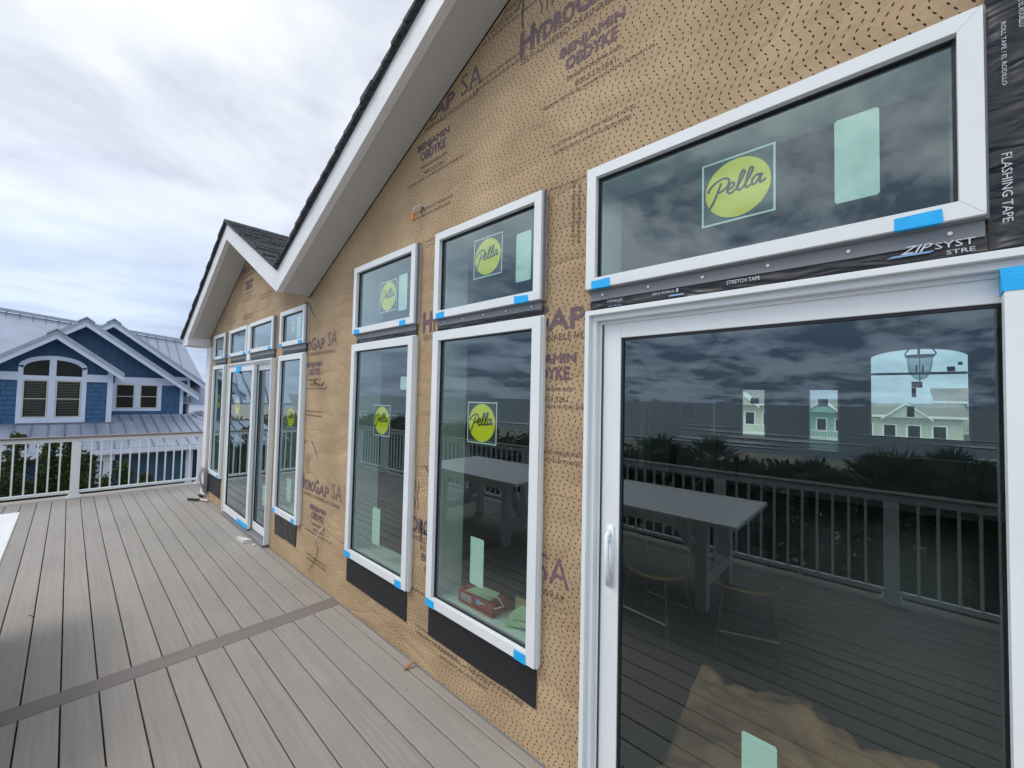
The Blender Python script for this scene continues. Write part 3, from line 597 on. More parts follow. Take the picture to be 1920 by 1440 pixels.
# prints on the housewrap
def keep(c):
    if c.x > WX1 - .05 or c.x < WX0 + .05 or c.z > top(c.x) - .02 or c.z < .02: return False
    for o in OPEN:
        if o[0] - .02 < c.x < o[1] + .02 and o[2] - .02 < c.z < o[3] + .02: return False
    return True
def block(x, z, sh, y, icon=True, small=True):
    t = lambda s_, dx, dz, w_, h_, m, b=0.0, shr=0: text(LET, s_, x + dx, z + dz, w_, h_, y, m, sh, b, keep=keep, shear=shr)
    t('H', -.26, .115, .085, .125, PRINT, .05); t('YDRO', -.17, .115, .245, .09, PRINT, .045); t('G', .085, .115, .085, .115, PRINT, .045); t('AP', .178, .115, .20, .09, PRINT, .045)
    t('SA', .44, .125, .185, .13, PRINT, -.008); t('SELF-ADHERED DRAINABLE HOUSEWRAP', -.26, .062, .86, .033, PRINT2, -.012)
    t('BENJAMIN', 0, -.058, .335, .056, PRINT, .05); t('OBDYKE', .035, -.122, .265, .058, PRINT, .05)
    t('benjaminobdyke.com', .04, -.185, .28, .034, PRINT2, .006); t('800.523.5261', .085, -.226, .21, .026, PRINT2, .004)
    t('BENJAMIN OBDYKE, INC. 400 BABYLON ROAD, HORSHAM, PA', -.10, -.262, .57, .021, PRINT2, .004)
    t('TO ACTIVATE ADHESIVE, APPLY PRESSURE ACROSS', -.05, -.475, .44, .021, PRINT2, .004); t('ENTIRE SURFACE USING ROLLER/SQUEEGEE', -.03, -.512, .40, .021, PRINT2, .004)
    if icon:
        mb = MB(); k = [(-.26, .25), (-.26, .40), (-.10, .585), (.10, .46)]
        for a in ([(-.30, .385), (-.10, .60), (.13, .43)], [(-.25, .26), (-.255, .33), (-.25, .42)]): ribbon(mb, [(x + p[0], z + p[1]) for p in a], .016, y)
        for dx in (-.13, -.095, -.06): ribbon(mb, [(x + dx + .008 * math.sin(i * 1.6), z + .26 + i * .03) for i in range(7)], .009, y)
        mb.f = [f for f in mb.f if keep(Vector(mb.v[f[0]]))]; mb.m = [0] * len(mb.f)
        if mb.f: mb.build('printed_mark', PRINT, sh)
YU, YM, YL = WY - .0026, WY - .0004, WY + .0018
block(-1.142, 3.375, sheetU, YU); block(-2.33, 3.385, sheetU, YU); block(.05, 3.38, sheetU, YU); block(-1.75, 3.98, sheetU, YU); block(-.6, 3.99, sheetU, YU); block(-6.3, 3.16, sheetU, YU, False); block(-5.62, 3.33, sheetU, YU, False)
block(-1.363, 1.90, sheetM, YM); block(-4.10, 1.985, sheetM, YM); block(-1.95, 1.985, sheetM, YM, False)
block(-3.91, .675, sheetL, YL); block(-2.16, .70, sheetL, YL); block(-1.67, .705, sheetL, YL, False); block(-1.92, .655, sheetL, YL, False)
text(LET, 'TO ACTIVATE ADHESIVE APPLY PRESSURE', -1.045, 2.40, .34, .018, YM, PRINT2, sheetM, .004, math.pi / 2, keep); text(LET, 'ENTIRE SURFACE USING ROLLER', -1.015, 2.40, .28, .018, YM, PRINT2, sheetM, .004, math.pi / 2, keep)
# corner board, torn flap, loose wires
MB().box(-8.24, -8.0, .012, .20, .03, 2.40).box(-8.24, -8.0, .2, 8.0, -.3, 2.40).build('corner_board', PAINT, wallp, .003)
mb = MB(); g = []
for i in range(5):
    g.append([(-8.06 + .05 * i + .03 * noise.noise((i, j * .4, 0)), -.02 - .03 * math.sin(j * .5) + .02 * noise.noise((i * .5, j * .5, 3)), .48 - .045 * j) for j in range(10)])
for i in range(4):
    for j in range(9): mb.face([g[i][j], g[i][j + 1], g[i + 1][j + 1], g[i + 1][j]])
fl = mb.build('loose_flashing_flap', GREYFIN, wallp, smooth=True)
# --- roof, fascia, soffit
roof = hpart('roof'); YO = -.25; FH = .212; TH = .03
def slopebox(xa, za, xb, zb, y0, y1, t0, t1):   # between offsets t0..t1 above the line
    return [(xa, y0, za + t0), (xb, y0, zb + t0), (xb, y1, zb + t0), (xa, y1, za + t0), (xa, y0, za + t1), (xb, y0, zb + t1), (xb, y1, zb + t1), (xa, y1, za + t1)]
EX = -8.57; EZ = RZ0 - SLL * (RX - EX)
NR = NX + 4.6; NRZ = NZ - SL2 * 4.6
# fascias (butted at ridge and valley with plumb cuts)
fas = MB().prism([(EX, YO, 2.42), (EX, YO, EZ + FH), (RX - .001, YO, RZ0 + FH), (RX - .001, YO, RZ0), (-8.2, YO, RZ0 - SLL * (RX + 8.2)), (-8.2, YO, 2.42)], (0, TH, 0)); fas.build('fascia', PAINT, roof, .0025)
MB().prism([(RX + .001, YO, RZ0), (RX + .001, YO, RZ0 + FH), (VX - .0012, YO, VZ + FH), (VX - .0012, YO, VZ)], (0, TH, 0)).build('fascia', PAINT, roof, .0025)
MB().prism([(VX + .0012, YO, VZ), (VX + .0012, YO, VZ + FH), (NX, YO, NZ + FH), (NX, YO, NZ)], (0, TH, 0)).build('fascia', PAINT, roof, .0025)
MB().prism([(NX + .001, YO, NZ), (NX + .001, YO, NZ + FH), (NR, YO, NRZ + FH), (NR, YO, NRZ)], (0, TH, 0)).build('fascia', PAINT, roof, .0025)
# drip trim under the fascia edge
for xa, za, xb, zb in ((VX + .002, VZ, NX, NZ), (RX, RZ0, VX - .002, VZ), (-8.2, RZ0 - SLL * (RX + 8.2), RX, RZ0)):
    MB().hexa(slopebox(xa, za, xb, zb, YO + TH, YO + TH + .022, .0, .03)).build('fascia_return', PAINT, roof)
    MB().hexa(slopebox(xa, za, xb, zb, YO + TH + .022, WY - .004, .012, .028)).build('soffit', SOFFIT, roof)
MB().box(EX, -8.2, YO + TH, .04, 2.425, 2.44).box(-8.212, -8.2, YO + TH, WY, 2.44, 2.55).box(EX, EX + .02, YO + TH, 8, 2.42, EZ + FH - .02).box(EX + .02, -8.2, .04, 8, 2.425, 2.44).build('eave_box', PAINT, roof, .002)
# roof deck
for xa, za, xb, zb in ((EX, EZ, RX, RZ0), (RX, RZ0, VX, VZ), (VX, VZ, NX, NZ), (NX, NZ, NR, NRZ)):
    MB().hexa(slopebox(xa, za, xb, zb, YO - .012, 8.3, FH - .012, FH + .004)).build('roof_deck', SHINGLE, roof)
# shingles: each course a row; front ones one by one, the rest joined
def shingles(xa, za, xb, zb, ynear, sub):      # from eave (a) to ridge (b)
    ln = math.hypot(xb - xa, zb - za); n = int(ln / .135); ux, uz = (xb - xa) / ln, (zb - za) / ln; nx_, nz_ = -uz * (1 if ux > 0 else -1), abs(ux)
    rest = MB()
    for i in range(n + 1):
        s0 = i * .135 - .025; s1 = min(s0 + .155, ln + .01); off = (i % 3) * .11
        y = YO - .028 - R.uniform(0, .012)
        while y < 8.2:
            wd = R.uniform(.24, .36) if y > 0 else .20 + off; y1 = min(y + wd, 8.25); t0, t1 = FH + .006 + R.uniform(0, .003), FH + .028 + R.uniform(0, .016)
            A = (xa + ux * s0, za + uz * s0); B = (xa + ux * s1, za + uz * s1); lo, hi = .012, -.004
            p = [(A[0], y, A[1] + t0), (B[0], y, B[1] + t0 - .010), (B[0], y1 - .004, B[1] + t0 - .010), (A[0], y1 - .004, A[1] + t0), (A[0], y, A[1] + t1 + .006), (B[0], y, B[1] + t1 - .010), (B[0], y1 - .004, B[1] + t1 - .010), (A[0], y1 - .004, A[1] + t1 + .006)]
            if y < ynear: MB().hexa(p).build('shingle', SHINGLE, roof)
            else: rest.hexa(p)
            y = y1
    tag(rest.build('shingle_field', SHINGLE, roof), kind='stuff')
shingles(EX - .03, EZ - .015, RX, RZ0, -.2, 0); shingles(VX + .02, VZ, RX, RZ0, 2.2, 1); shingles(VX + .03, VZ + .01, NX, NZ, -.2, 0); shingles(NR, NRZ, NX, NZ, -.3, 0)
MB().hexa(slopebox(RX - .10, RZ0 - .0485, RX, RZ0, YO - .03, 8.3, FH + .02, FH + .04)).hexa(slopebox(RX, RZ0, RX + .10, RZ0 - .052, YO - .03, 8.3, FH + .02, FH + .04)).build('ridge_cap', SHINGLE, roof)
# house shell behind
shell = MB(); IY0, IY1 = .17, 8.0
inr = hpart('interior')
MB().box(-8.2, -8.05, .172, 8.15, -.3, 2.9).build('side_wall', INTWALL, inr); MB().box(4.35, 4.5, .172, 8.15, -.3, 2.9).build('side_wall', INTWALL, inr)
MB().box(-8.04, 4.34, .19, 8.0, 2.90, 2.93).build('ceiling', CEIL, inr)
MB().box(-8.2, 4.5, .052, 8.15, -.40, -.06).build('floor_slab', BEAM, inr)
y = .172; 
while y < 7.9:
    MB().box(-8.04, 4.34, y, y + .122, -.06, .0 + R.uniform(0, .0008)).build('floorboard', INTFLOOR, inr); y += .1245
# back wall with an arched window and two small windows
BW = []
def backwall():
    ops = [(-2.211, -1.759, .99, 1.966), (-1.077, -.605, .865, 1.968), (-.206, .99, 1.15, 2.66), (-2.78, -2.70, .98, 1.80)]
    xs = sorted(set([-8.05, 4.35] + [v for o in ops for v in o[:2]])); zs = sorted(set([0.0, 2.9] + [v for o in ops for v in o[2:]])); mb = MB()
    for xa, xb in zip(xs, xs[1:]):
        for za, zb in zip(zs, zs[1:]):
            if any(o[0] < (xa + xb) / 2 < o[1] and o[2] < (za + zb) / 2 < o[3] for o in ops): continue
            mb.box(xa, xb, 8.0, 8.15, za, zb)
    # arch spandrels
    ax0, ax1, zs_, zt = -.206, .99, 2.497, 2.66; cxx = (ax0 + ax1) / 2; hw = (ax1 - ax0) / 2
    for s_ in (-1, 1):
        pts = [(cxx + s_ * hw, 8.0, zt), (cxx, 8.0, zt)] + [(cxx + s_ * hw * math.sin(a), 8.0, zs_ + (zt - zs_) * math.cos(a)) for a in [math.pi / 2 * i / 10 for i in range(11)]]; mb.prism(pts, (0, .15, 0))
    mb.build('back_wall', INTWALL, inr)
    for o in ops:
        w_ = MB().box(o[0], o[0] + .03, 7.97, 8.0 - .001, o[2], o[3]).box(o[1] - .03, o[1], 7.97, 7.999, o[2], o[3]).box(o[0] + .03, o[1] - .03, 7.97, 7.999, o[2], o[2] + .03)
        f = w_.build('back_window_frame', JAMB, inr); MB().box(o[0], o[1], 8.06, 8.065, o[2], o[3]).build('pane', CLEARGLASS, f)
    MB().box(ax0 + .03, ax1 - .03, 8.03, 8.059, 2.225, 2.265).build('arch_window_mullion', JAMB, inr)
    for a in ((.33, .46, 2.01, 2.11), (.33, .385, 1.85, 2.005), (-2.05, -1.90, 1.68, 1.80), (-.93, -.78, 1.66, 1.80), (.74, .83, 2.27, 2.35), (.86, .91, 2.37, 2.42), (.27, .36, 1.52, 1.70)): MB().box(a[0], a[1], 8.045, 8.05, a[2], a[3]).build('window_label', CARD, inr)
    MB().box(-4.69, -4.66, 7.95, 7.999, .05, 1.91).box(-4.18, -4.15, 7.95, 7.999, .05, 1.91).box(-4.66, -4.18, 7.95, 7.999, 1.88, 1.91).build('door_casing', JAMB, inr); MB().box(-4.42, -4.30, 7.94, 7.999, .05, 1.88).build('curtain', JAMB, inr)
    MB().box(-3.95, -3.55, 7.6, 7.999, .02, 1.95).build('cabinet', GREYFIN, inr); MB().box(-2.6, -2.25, 7.7, 7.999, .02, .9).box(-1.72, .99, 7.55, 7.999, .02, .88).build('counter', GREYFIN, inr)
    # picture and dark framed doorway
    f = MB().box(-3.43, -3.12, 7.96, 7.995, 1.27, 1.67).build('picture_frame', JAMB, inr); MB().box(-3.40, -3.15, 7.95, 7.959, 1.31, 1.63).build('picture', GASKET, f)
backwall()
# ------------------------------------------------------------------ loose things at the house
def wire(name, label, pts, r, m, cat='wire'):
    o = Vector(pts[0]); mb = MB().tube([Vector(p) - o for p in pts], r, 6); ob = mb.build(name, m, None, smooth=True); ob.location = o; return tag(ob, label, cat)
WIREW = mat('white_cable', (.6, .58, .55), .5); ORANGE = mat('orange_plastic', (.75, .20, .03), .5); WIREB = mat('black_cable', (.02, .02, .02), .5)
w1_ = empty('electrical_wire', (-2.244, WY - .003, 2.935), 'short white wire with orange connector hanging from the wrap above the small transoms', 'wire')
MB().tube([(0, 0, 0), (-.015, -.03, .012), (-.045, -.045, -.01), (-.055, -.045, -.045)], .005, 6).build('cable', WIREW, w1_, smooth=True); MB().tube([(0, 0, 0), (.01, -.02, -.01), (.012, -.024, -.05)], .004, 6).build('cable', WIREB, w1_, smooth=True); MB().tube([(-.055, -.045, -.04), (-.050, -.045, -.085)], .008, 8, r2=.011).build('wire_nut', ORANGE, w1_)
wire('electrical_wire', 'thin black wire poking sideways out of the wrap between the door and the tall windows', [(-3.93, WY, 1.79), (-3.85, WY - .03, 1.80), (-3.76, WY - .03, 1.775), (-3.70, WY - .025, 1.76), (-3.66, WY - .02, 1.79)], .005, WIREB)
wire('electrical_wire', 'white cable end sticking out low on the wrap, left of the tall windows', [(-3.60, WY, .53), (-3.615, WY - .03, .50), (-3.65, WY - .04, .43), (-3.68, WY - .03, .365)], .006, WIREW)
wire('loose_string', 'thin dark string hanging down the wrap below the white cable end', [(-3.69, WY - .006, .35), (-3.71, WY - .006, .26), (-3.80, WY - .006, .15), (-3.86, WY - .012, .09)], .0022, WIREB, 'string')
wd = MB().prism([(-.02, -.07, .002), (.012, -.075, .002), (.022, .03, .05), (-.004, .03, .05)], (.002, .004, .014)).build('wood_chip', mat('cedar_wood', (.40, .19, .09), .7)); wd.scale = (.6, .6, .6); wd.location = (-2.19, .005, 0); tag(wd, 'small reddish wood chip on the deck against the wall', 'wood chip')
tg = MB().prism([(-.12, -.03, .002), (.10, -.02, .002), (.12, .06, .002)], (0, 0, .035)).build('foam_offcut', mat('white_foam', (.7, .68, .64), .8)); tg.location = (-5.38, -.10, 0); tag(tg, 'triangular white offcut lying in front of the far sliding door', 'offcut')
tg = MB().prism([(-.02, -.01, .002), (.02, -.01, .002), (.015, .02, .002)], (0, 0, .012)).build('foam_crumb', bpy.data.materials['white_foam']); tg.location = (-5.13, -.055, 0); tag(tg, 'tiny white crumb beside the triangular offcut on the deck', 'offcut')
kn = empty('caulk_tube', (-7.80, -.10, .012), 'white and red tube with black nozzle lying on the deck by the corner', 'tube')
MB().tube([(.02, .03, .012), (.19, .10, .012)], .017, 10).build('tube_body', mat('white_red_plastic', (.72, .60, .58), .5, .2, 30), kn); MB().tube([(-.10, -.10, .012), (-.06, -.05, .016), (0, -.03, .014), (.03, .03, .012)], .019, 8).build('nozzle', GASKET, kn)
tw = MB().tube([(-.03, -.01, .004), (.0, .004, .005), (.03, .012, .004)], .0022, 6).build('twig', BARK); tw.location = (-4.65, -1.62, 0); tag(tw, 'thin dark twig lying on the deck boards', 'twig')
DUST = mat('pale_wood_chip', (.55, .46, .33), .8)
for i in range(26):
    x = R.uniform(-7.5, -.6); y = -abs(R.gauss(0, .16)) - .03; a = R.uniform(0, 3.14); q_ = R.uniform(.004, .011)
    c_ = MB().prism([(-q_, -q_ * .4, .0005), (q_, -q_ * .3, .0005), (q_ * .7, q_ * .5, .0005)], (0, 0, .003)).build('wood_sliver', DUST); c_.location = (x, y, 0); c_.rotation_euler.z = a; tag(c_, 'tiny pale wood sliver on the deck boards along the wall', 'debris', 'slivers swept along the wall base')
# things on the inner sill of the second tall window
box_ = empty('cardboard_box', (-1.72, .10, .496), 'red printed box with paper on top inside the nearer tall window', 'box')
MB().box(-.13, .15, -.005, .12, .0, .07).build('carton', REDBOX, box_); MB().prism([(-.08, .0, .072), (.12, .01, .076), (.10, .11, .076), (-.06, .10, .074)], (0, 0, .002)).build('folded_paper', GREENPAPER, box_)
MB().box(.02, .055, -.0062, -.0056, .035, .062).build('printed_mark', BLUEINK, box_)
for k_ in range(3): MB().box(-.11, -.02, -.0062, -.0056, .020 + k_ * .014, .026 + k_ * .014).build('printed_mark', WHITEINK, box_)
MB().tube([(.02, .02, .08), (.08, .04, .085), (.16, .03, .10), (.20, .03, .07), (.16, .01, .05), (.05, -.008, .05)], .0035, 6).build('string', WIREW, box_, smooth=True)
for i, (dx, a, z) in enumerate(((.30, .3, .0), (.36, -.2, .02), (.33, .1, .045))):
    p = MB().prism([(-.07, -.05, 0), (.08, -.04, .012), (.07, .06, .02), (-.06, .05, .012)], (0, 0, .018)).build('paper_packet', GREENPAPER); p.location = (-1.72 + dx, .16, .498 + z); p.rotation_euler = (0, 0, a)
    tag(p, ('bottom packet of pale green papers stacked inside the nearer tall window', 'middle packet of pale green papers in the sill stack', 'topmost packet of pale green papers in the sill stack')[i], 'paper packet', 'green paper packets on the sill')
p = MB().box(-1.50, -1.28, .20, .215, .49, .60).build('cardboard_sheet', CARD); tag(p, 'tan cardboard sheet standing behind the green paper packets', 'cardboard')
# ------------------------------------------------------------------ interior furniture
def chair(loc, rz, label):
    c = empty('dining_chair', loc, label, 'chair', 'dark chairs inside the sliding door'); c.rotation_euler.z = rz
    mb = MB(); n = 20; rim = []
    mb.prism([(.22 * math.cos(2 * math.pi * i / n), .21 * math.sin(2 * math.pi * i / n), .43) for i in range(n)], (0, 0, .018)); mb.build('seat', CHAIRBLK, c)
    MB().tube([(.22 * math.cos(a), -.21 * math.sin(a), .44) for a in [math.pi * i / 12 for i in range(13)]], .013, 6).build('seat_rim', WOODSEAT, c, smooth=True)
    for sx_ in (-1, 1):
        for sy_ in (-1, 1): MB().tube([(sx_ * .14, sy_ * .13, .43), (sx_ * .20, sy_ * .20, .0)], .011, 6).build('leg', CHAIRBLK, c)
    MB().tube([(-.18, -.18, .14), (.18, -.18, .14)], .007, 6).build('stretcher', METAL, c); MB().tube([(-.18, .18, .14), (.18, .18, .14)], .007, 6).build('stretcher', METAL, c)
    mb = MB(); 
    for i in range(6):
        a0, a1 = math.pi * (.15 + .7 * i / 6), math.pi * (.15 + .7 * (i + 1) / 6); p = lambda a, z: (.23 * math.cos(a), .22 * math.sin(a), z)
        mb.prism([p(a0, .62), p(a1, .62), p(a1, .80), p(a0, .80)], (.01 * math.cos(a0), .01 * math.sin(a0), 0))
    mb.build('backrest', CHAIRBLK, c); MB().tube([(-.17, .15, .44), (-.18, .17, .64)], .009, 6).build('back_post', CHAIRBLK, c); MB().tube([(.17, .15, .44), (.18, .17, .64)], .009, 6).build('back_post', CHAIRBLK, c)
chair((-1.28, 1.55, 0.001), -.12, 'dark round-seat chair with honey wood rim, left one behind the near door glass'); chair((-.74, 1.78, 0.001), .35, 'dark round-seat chair with honey wood rim, right one behind the near door glass')
# crumpled kraft paper
mb = MB(); g = []; nx, ny = 46, 40
def kz(u, v): return .012 + .075 * max(0, noise.noise((u * 2.6, v * 2.2, 1.5))) + .05 * abs(noise.noise((u * 5, v * 4.2, 8))) + .16 * math.exp(-(((u - .72) / .16) ** 2 + ((v - .55) / .10) ** 2)) + .11 * math.exp(-(((u - .25) / .10) ** 2 + ((v - .1) / .2) ** 2))
for i in range(nx + 1):
    col = []
    for j in range(ny + 1):
        u, v = i / nx, j / ny; x = -.86 + u * .92 + .10 * (1 - v) * (u - .5) + .05 * noise.noise((v * 3, 0, 5)); y = .36 + v * (1.02 - .22 * u + .06 * math.sin(u * 6)) + .05 * noise.noise((u * 4, 3, 1)) ; col.append((x, y, kz(u, v)))
    g.append(col)
OUTL = [(-.80, .20), (-.76, .43), (-.785, .62), (-.82, .88), (-.86, 1.24), (-.81, 1.30), (-.745, 1.27), (-.72, 1.21), (-.63, 1.21), (-.48, 1.29), (-.32, 1.36), (-.255, 1.30), (-.13, 1.21), (-.10, 1.12), (.06, 1.27), (.22, 1.27), (.10, .9), (-.1, .6), (-.2, .2)]
def inside(x, y):
    c = False; n = len(OUTL)
    for i in range(n):
        (x1, y1), (x2, y2) = OUTL[i], OUTL[(i + 1) % n]
        if (y1 > y) != (y2 > y) and x < (x2 - x1) * (y - y1) / (y2 - y1) + x1: c = not c
    return c
def snap(x, y):
    best = None; n = len(OUTL)
    for i in range(n):
        a, b = Vector(OUTL[i]), Vector(OUTL[(i + 1) % n]); t = max(0, min(1, (Vector((x, y)) - a).dot(b - a) / (b - a).length_squared)); q = a + (b - a) * t; d = (q - Vector((x, y))).length
        if best is None or d < best[0]: best = (d, q)
    return (best[1].x, best[1].y) if best[0] < .0145 else (x, y)
def crump(x, y):
    d = noise.voronoi(Vector((x * 4.2 + .3, y * 3.6, .2)))[0]; e = noise.voronoi(Vector((x * 9, y * 8.5, 4)))[0]
    return .055 * min(.6, d[1] - d[0]) + .022 * min(.6, e[1] - e[0])
def kh(x, y):
    u, v = (x + 1) / 1.3, (y - .2) / 1.4
    return .012 + .05 * max(0, noise.noise((u * 3.1, v * 2.6, 1.5))) + .05 * (.35 - min(.35, abs(noise.noise((u * 5, v * 4.4, 8))))) + .035 * (.3 - min(.3, abs(noise.noise((u * 13, v * 12, 3))))) + crump(x, y) + .09 * math.exp(-(((x + .33) / .13) ** 2 + ((y - 1.13) / .07) ** 2)) + .05 * math.exp(-(((x + .62) / .2) ** 2 + ((y - .62) / .07) ** 2))
for i in range(70):
    for j in range(66):
        xs_, ys_ = -.98 + i * .02, .20 + j * .02
        if inside(xs_ + .01, ys_ + .01): mb.face([(a, b, kh(a, b)) for a, b in (snap(*q) for q in ((xs_, ys_), (xs_ + .02, ys_), (xs_ + .02, ys_ + .02), (xs_, ys_ + .02)))])
kp = mb.build('kraft_paper', KRAFT, None, smooth=True); bmm = bmesh.new(); bmm.from_mesh(kp.data); bmesh.ops.remove_doubles(bmm, verts=bmm.verts, dist=1e-5); bmm.to_mesh(kp.data); bmm.free(); kp.modifiers.new('t', 'SOLIDIFY').thickness = .0015
tag(kp, 'crumpled brown kraft paper on the floor just inside the near sliding door', 'paper')
st_ = boxo('wood_strip', CARD, None, -.35, .75, .80, .86, .0, .012); st_.rotation_euler.z = -.25; tag(st_, 'thin tan strip lying across the kraft paper', 'strip')
# lantern
ln = empty('hanging_lantern', (.23, 3.6, 1.95), 'bell-shaped glass lantern on a chain in front of the arched window', 'lantern')
IRON = mat('dark_iron', (.03, .028, .025), .5)
prof = [(.02, -.02), (.045, .0), (.07, .05), (.078, .11), (.085, .19)]; mb = MB(); n = 20
for (r0, z0), (r1, z1) in zip(prof, prof[1:]):
    for i in range(n): a, b_ = 2 * math.pi * i / n, 2 * math.pi * (i + 1) / n; mb.face([(r0 * math.cos(a), r0 * math.sin(a), z0), (r0 * math.cos(b_), r0 * math.sin(b_), z0), (r1 * math.cos(b_), r1 * math.sin(b_), z1), (r1 * math.cos(a), r1 * math.sin(a), z1)])
mb.build('glass_bell', BELL, ln, smooth=True)
MB().tube([(.088 * math.cos(2 * math.pi * i / 16), .088 * math.sin(2 * math.pi * i / 16), .19) for i in range(17)], .009, 6).build('rim', IRON, ln)
for k_ in range(3):
    a = 2 * math.pi * k_ / 3 + .4; MB().tube([(.088 * math.cos(a), .088 * math.sin(a), .19), (.115 * math.cos(a), .115 * math.sin(a), .215), (.10 * math.cos(a), .10 * math.sin(a), .24), (.0, .0, .36)], .006, 5).build('chain_arm', IRON, ln)
MB().tube([(0, 0, -.05), (0, 0, .95)], .004, 5).build('stem', IRON, ln); MB().tube([(-.02, 0, .04), (-.02, 0, .11)], .007, 6).tube([(.02, 0, .04), (.02, 0, .11)], .007, 6).build('candle', PAINT, ln)
# ------------------------------------------------------------------ white tables on the deck
def table(x0, x1, y0, y1, label):
    z = .77; t = empty('white_table', ((x0 + x1) / 2, (y0 + y1) / 2, 0), label, 'table', 'white tables on the deck'); hx, hy = (x1 - x0) / 2, (y1 - y0) / 2
    MB().box(-hx, hx, -hy, hy, z - .035, z).build('tabletop', TABLEW, t, .004)
    MB().box(-hx + .25, hx - .25, -hy + .12, -hy + .145, z - .13, z - .035).box(-hx + .25, hx - .25, hy - .145, hy - .12, z - .13, z - .035).build('apron', TABLEW, t)
    for s in (-1, 1):
        for r_ in (-1, 1): MB().box(s * (hx - .30) - .045, s * (hx - .30) + .045, r_ * (hy - .2) - .045, r_ * (hy - .2) + .045, 0.0, z - .035).build('leg', TABLEW, t, .003)
        MB().prism([(s * (hx - .34), -.045, .18), (s * (hx - .34), -.045, .28), (s * (hx - .75), -.045, z - .035), (s * (hx - .85), -.045, z - .035)], (0, .09, 0)).build('brace', TABLEW, t)
        MB().box(s * (hx - .30) - .035, s * (hx - .30) + .035, -hy + .245, hy - .245, .18, .27).build('cross_bar', TABLEW, t)
table(-4.70, -2.92, -2.80, -1.705, 'white table at the far left edge of the deck, farther from the camera'); table(-2.62, -.81, -2.80, -1.72, 'second white table beside the railing, mirrored in the near door')
# ------------------------------------------------------------------ blue house
bh = empty('blue_house', (-29, -.5, -4.3), 'blue shingled house with white trim and standing seam metal roofs beyond the railing', 'house')
BHL = Vector(bh.location)
def B(mb, name, m, parent=None, bevel=0, kind=None):
    mb.v = [(x - BHL.x, y - BHL.y, z - BHL.z) for x, y, z in mb.v]; o = mb.build(name, m, parent or bh, bevel)
    if parent: pass
    if kind: o['kind'] = kind
    return o
def gable(xw, apex_y, apex_z, sl, yl, yr, zbase, over, wall_l, wall_r, zsplit, dback):
    """gable end facing +x: boards of trim and metal roof edge"""
    zl, zr = apex_z - sl * (apex_y - yl), apex_z - sl * (yr - apex_y)
    wl, wr = apex_z - sl * (apex_y - wall_l), apex_z - sl * (wall_r - apex_y)
    drop = .33
    wall = B(MB().prism([(xw, wall_l, zbase), (xw, wall_r, zbase), (xw, wall_r, zsplit), (xw, wall_l, zsplit)], (-dback, 0, 0)), 'lower_wall', BLUEDARK)
    up = [(xw + .002, wall_l, zsplit), (xw + .002, wall_r, zsplit), (xw + .002, wall_r, max(zsplit + .01, wr - drop)), (xw + .002, apex_y, apex_z - drop), (xw + .002, wall_l, max(zsplit + .01, wl - drop))]
    B(MB().prism(up, (-dback, 0, 0)), 'gable_wall', BLUEDARK)
    y = wall_l + .2; 
    while y < wall_r - .05:
        zt = apex_z - sl * abs(y - apex_y) - drop - .03
        if zt > zsplit + .1: B(MB().box(xw + .003, xw + .022, y - .018, y + .018, zsplit, zt), 'batten', BLUEDARK)
        y += .28
    xf = xw + over
    for (ya, za, yb, zb) in ((yl, zl, apex_y, apex_z), (yr, zr, apex_y, apex_z)):
        s = 1 if yb > ya else -1
        ee = .002 * s
        def q(t0, t1, x0, x1): return [(x0, ya, za + t0), (x1, ya, za + t0), (x1, yb - ee, zb + t0), (x0, yb - ee, zb + t0), (x0, ya, za + t1), (x1, ya, za + t1), (x1, yb - ee, zb + t1), (x0, yb - ee, zb + t1)]
        B(MB().hexa(q(-.36, -.15, xf - .05, xf)), 'rake_board', BTRIM); B(MB().hexa(q(-.15, 0, xf - .05, xf + .03)), 'rake_metal', ROOFEDGE)
        B(MB().hexa(q(-.03, .03, xf - dback - over, xf - .051)), 'metal_roof', SEAMROOF); B(MB().hexa(q(-.20, -.17, xw - .1, xf - .051)), 'soffit', BTRIM)
        n = int(abs(yb - ya) / .01)
        k = 0; x = xf - .5
    B(MB().prism([(xf - .9, apex_y - .28, apex_z - .20), (xf - .9, apex_y, apex_z + .03), (xf - .9, apex_y + .28, apex_z - .20), (xf - .9, apex_y + .28, apex_z - .13), (xf - .9, apex_y, apex_z + .09), (xf - .9, apex_y - .28, apex_z - .13)], (1.0, 0, 0)), 'ridge_cap', ROOFEDGE)
XA, XB, XC = -26.0, -28.0, -31.0
gable(XA, -1.94, 4.10, .80, -4.5, .17, -1.2, .6, -3.75, -.23, 2.16, 1.99)
gable(XB, -1.08, 4.96, .785, -5.4, 3.27, -1.2, .6, -4.6, 2.66, 2.16, 2.99)
gable(XC, -.02, 5.40, .785, -4.9, 4.14, -1.2, .6, -4.3, 3.40, 2.4, 2.9)
# white bands and corner boards
for a in ((XA, -3.75, -2.90, 1.99, 2.32), (XA, -.99, -.34, 1.99, 2.32), (XA, -.34, -.20, .15, 2.50), (XB, .0, 2.35, 1.95, 2.32), (XB, 2.54, 2.68, .40, 2.08), (XC, 3.30, 3.42, .40, 2.5), (XA, -3.77, -3.63, .15, 2.5), (XC, 2.2, 3.3, 2.3, 2.5)): B(MB().box(a[0] + .004, a[0] + .05, a[1], a[2], a[3], a[4]), 'trim_board', BTRIM)
B(MB().box(XA - 2, XA + .049, -.199, -.16, .15, 2.5), 'trim_board', BTRIM)
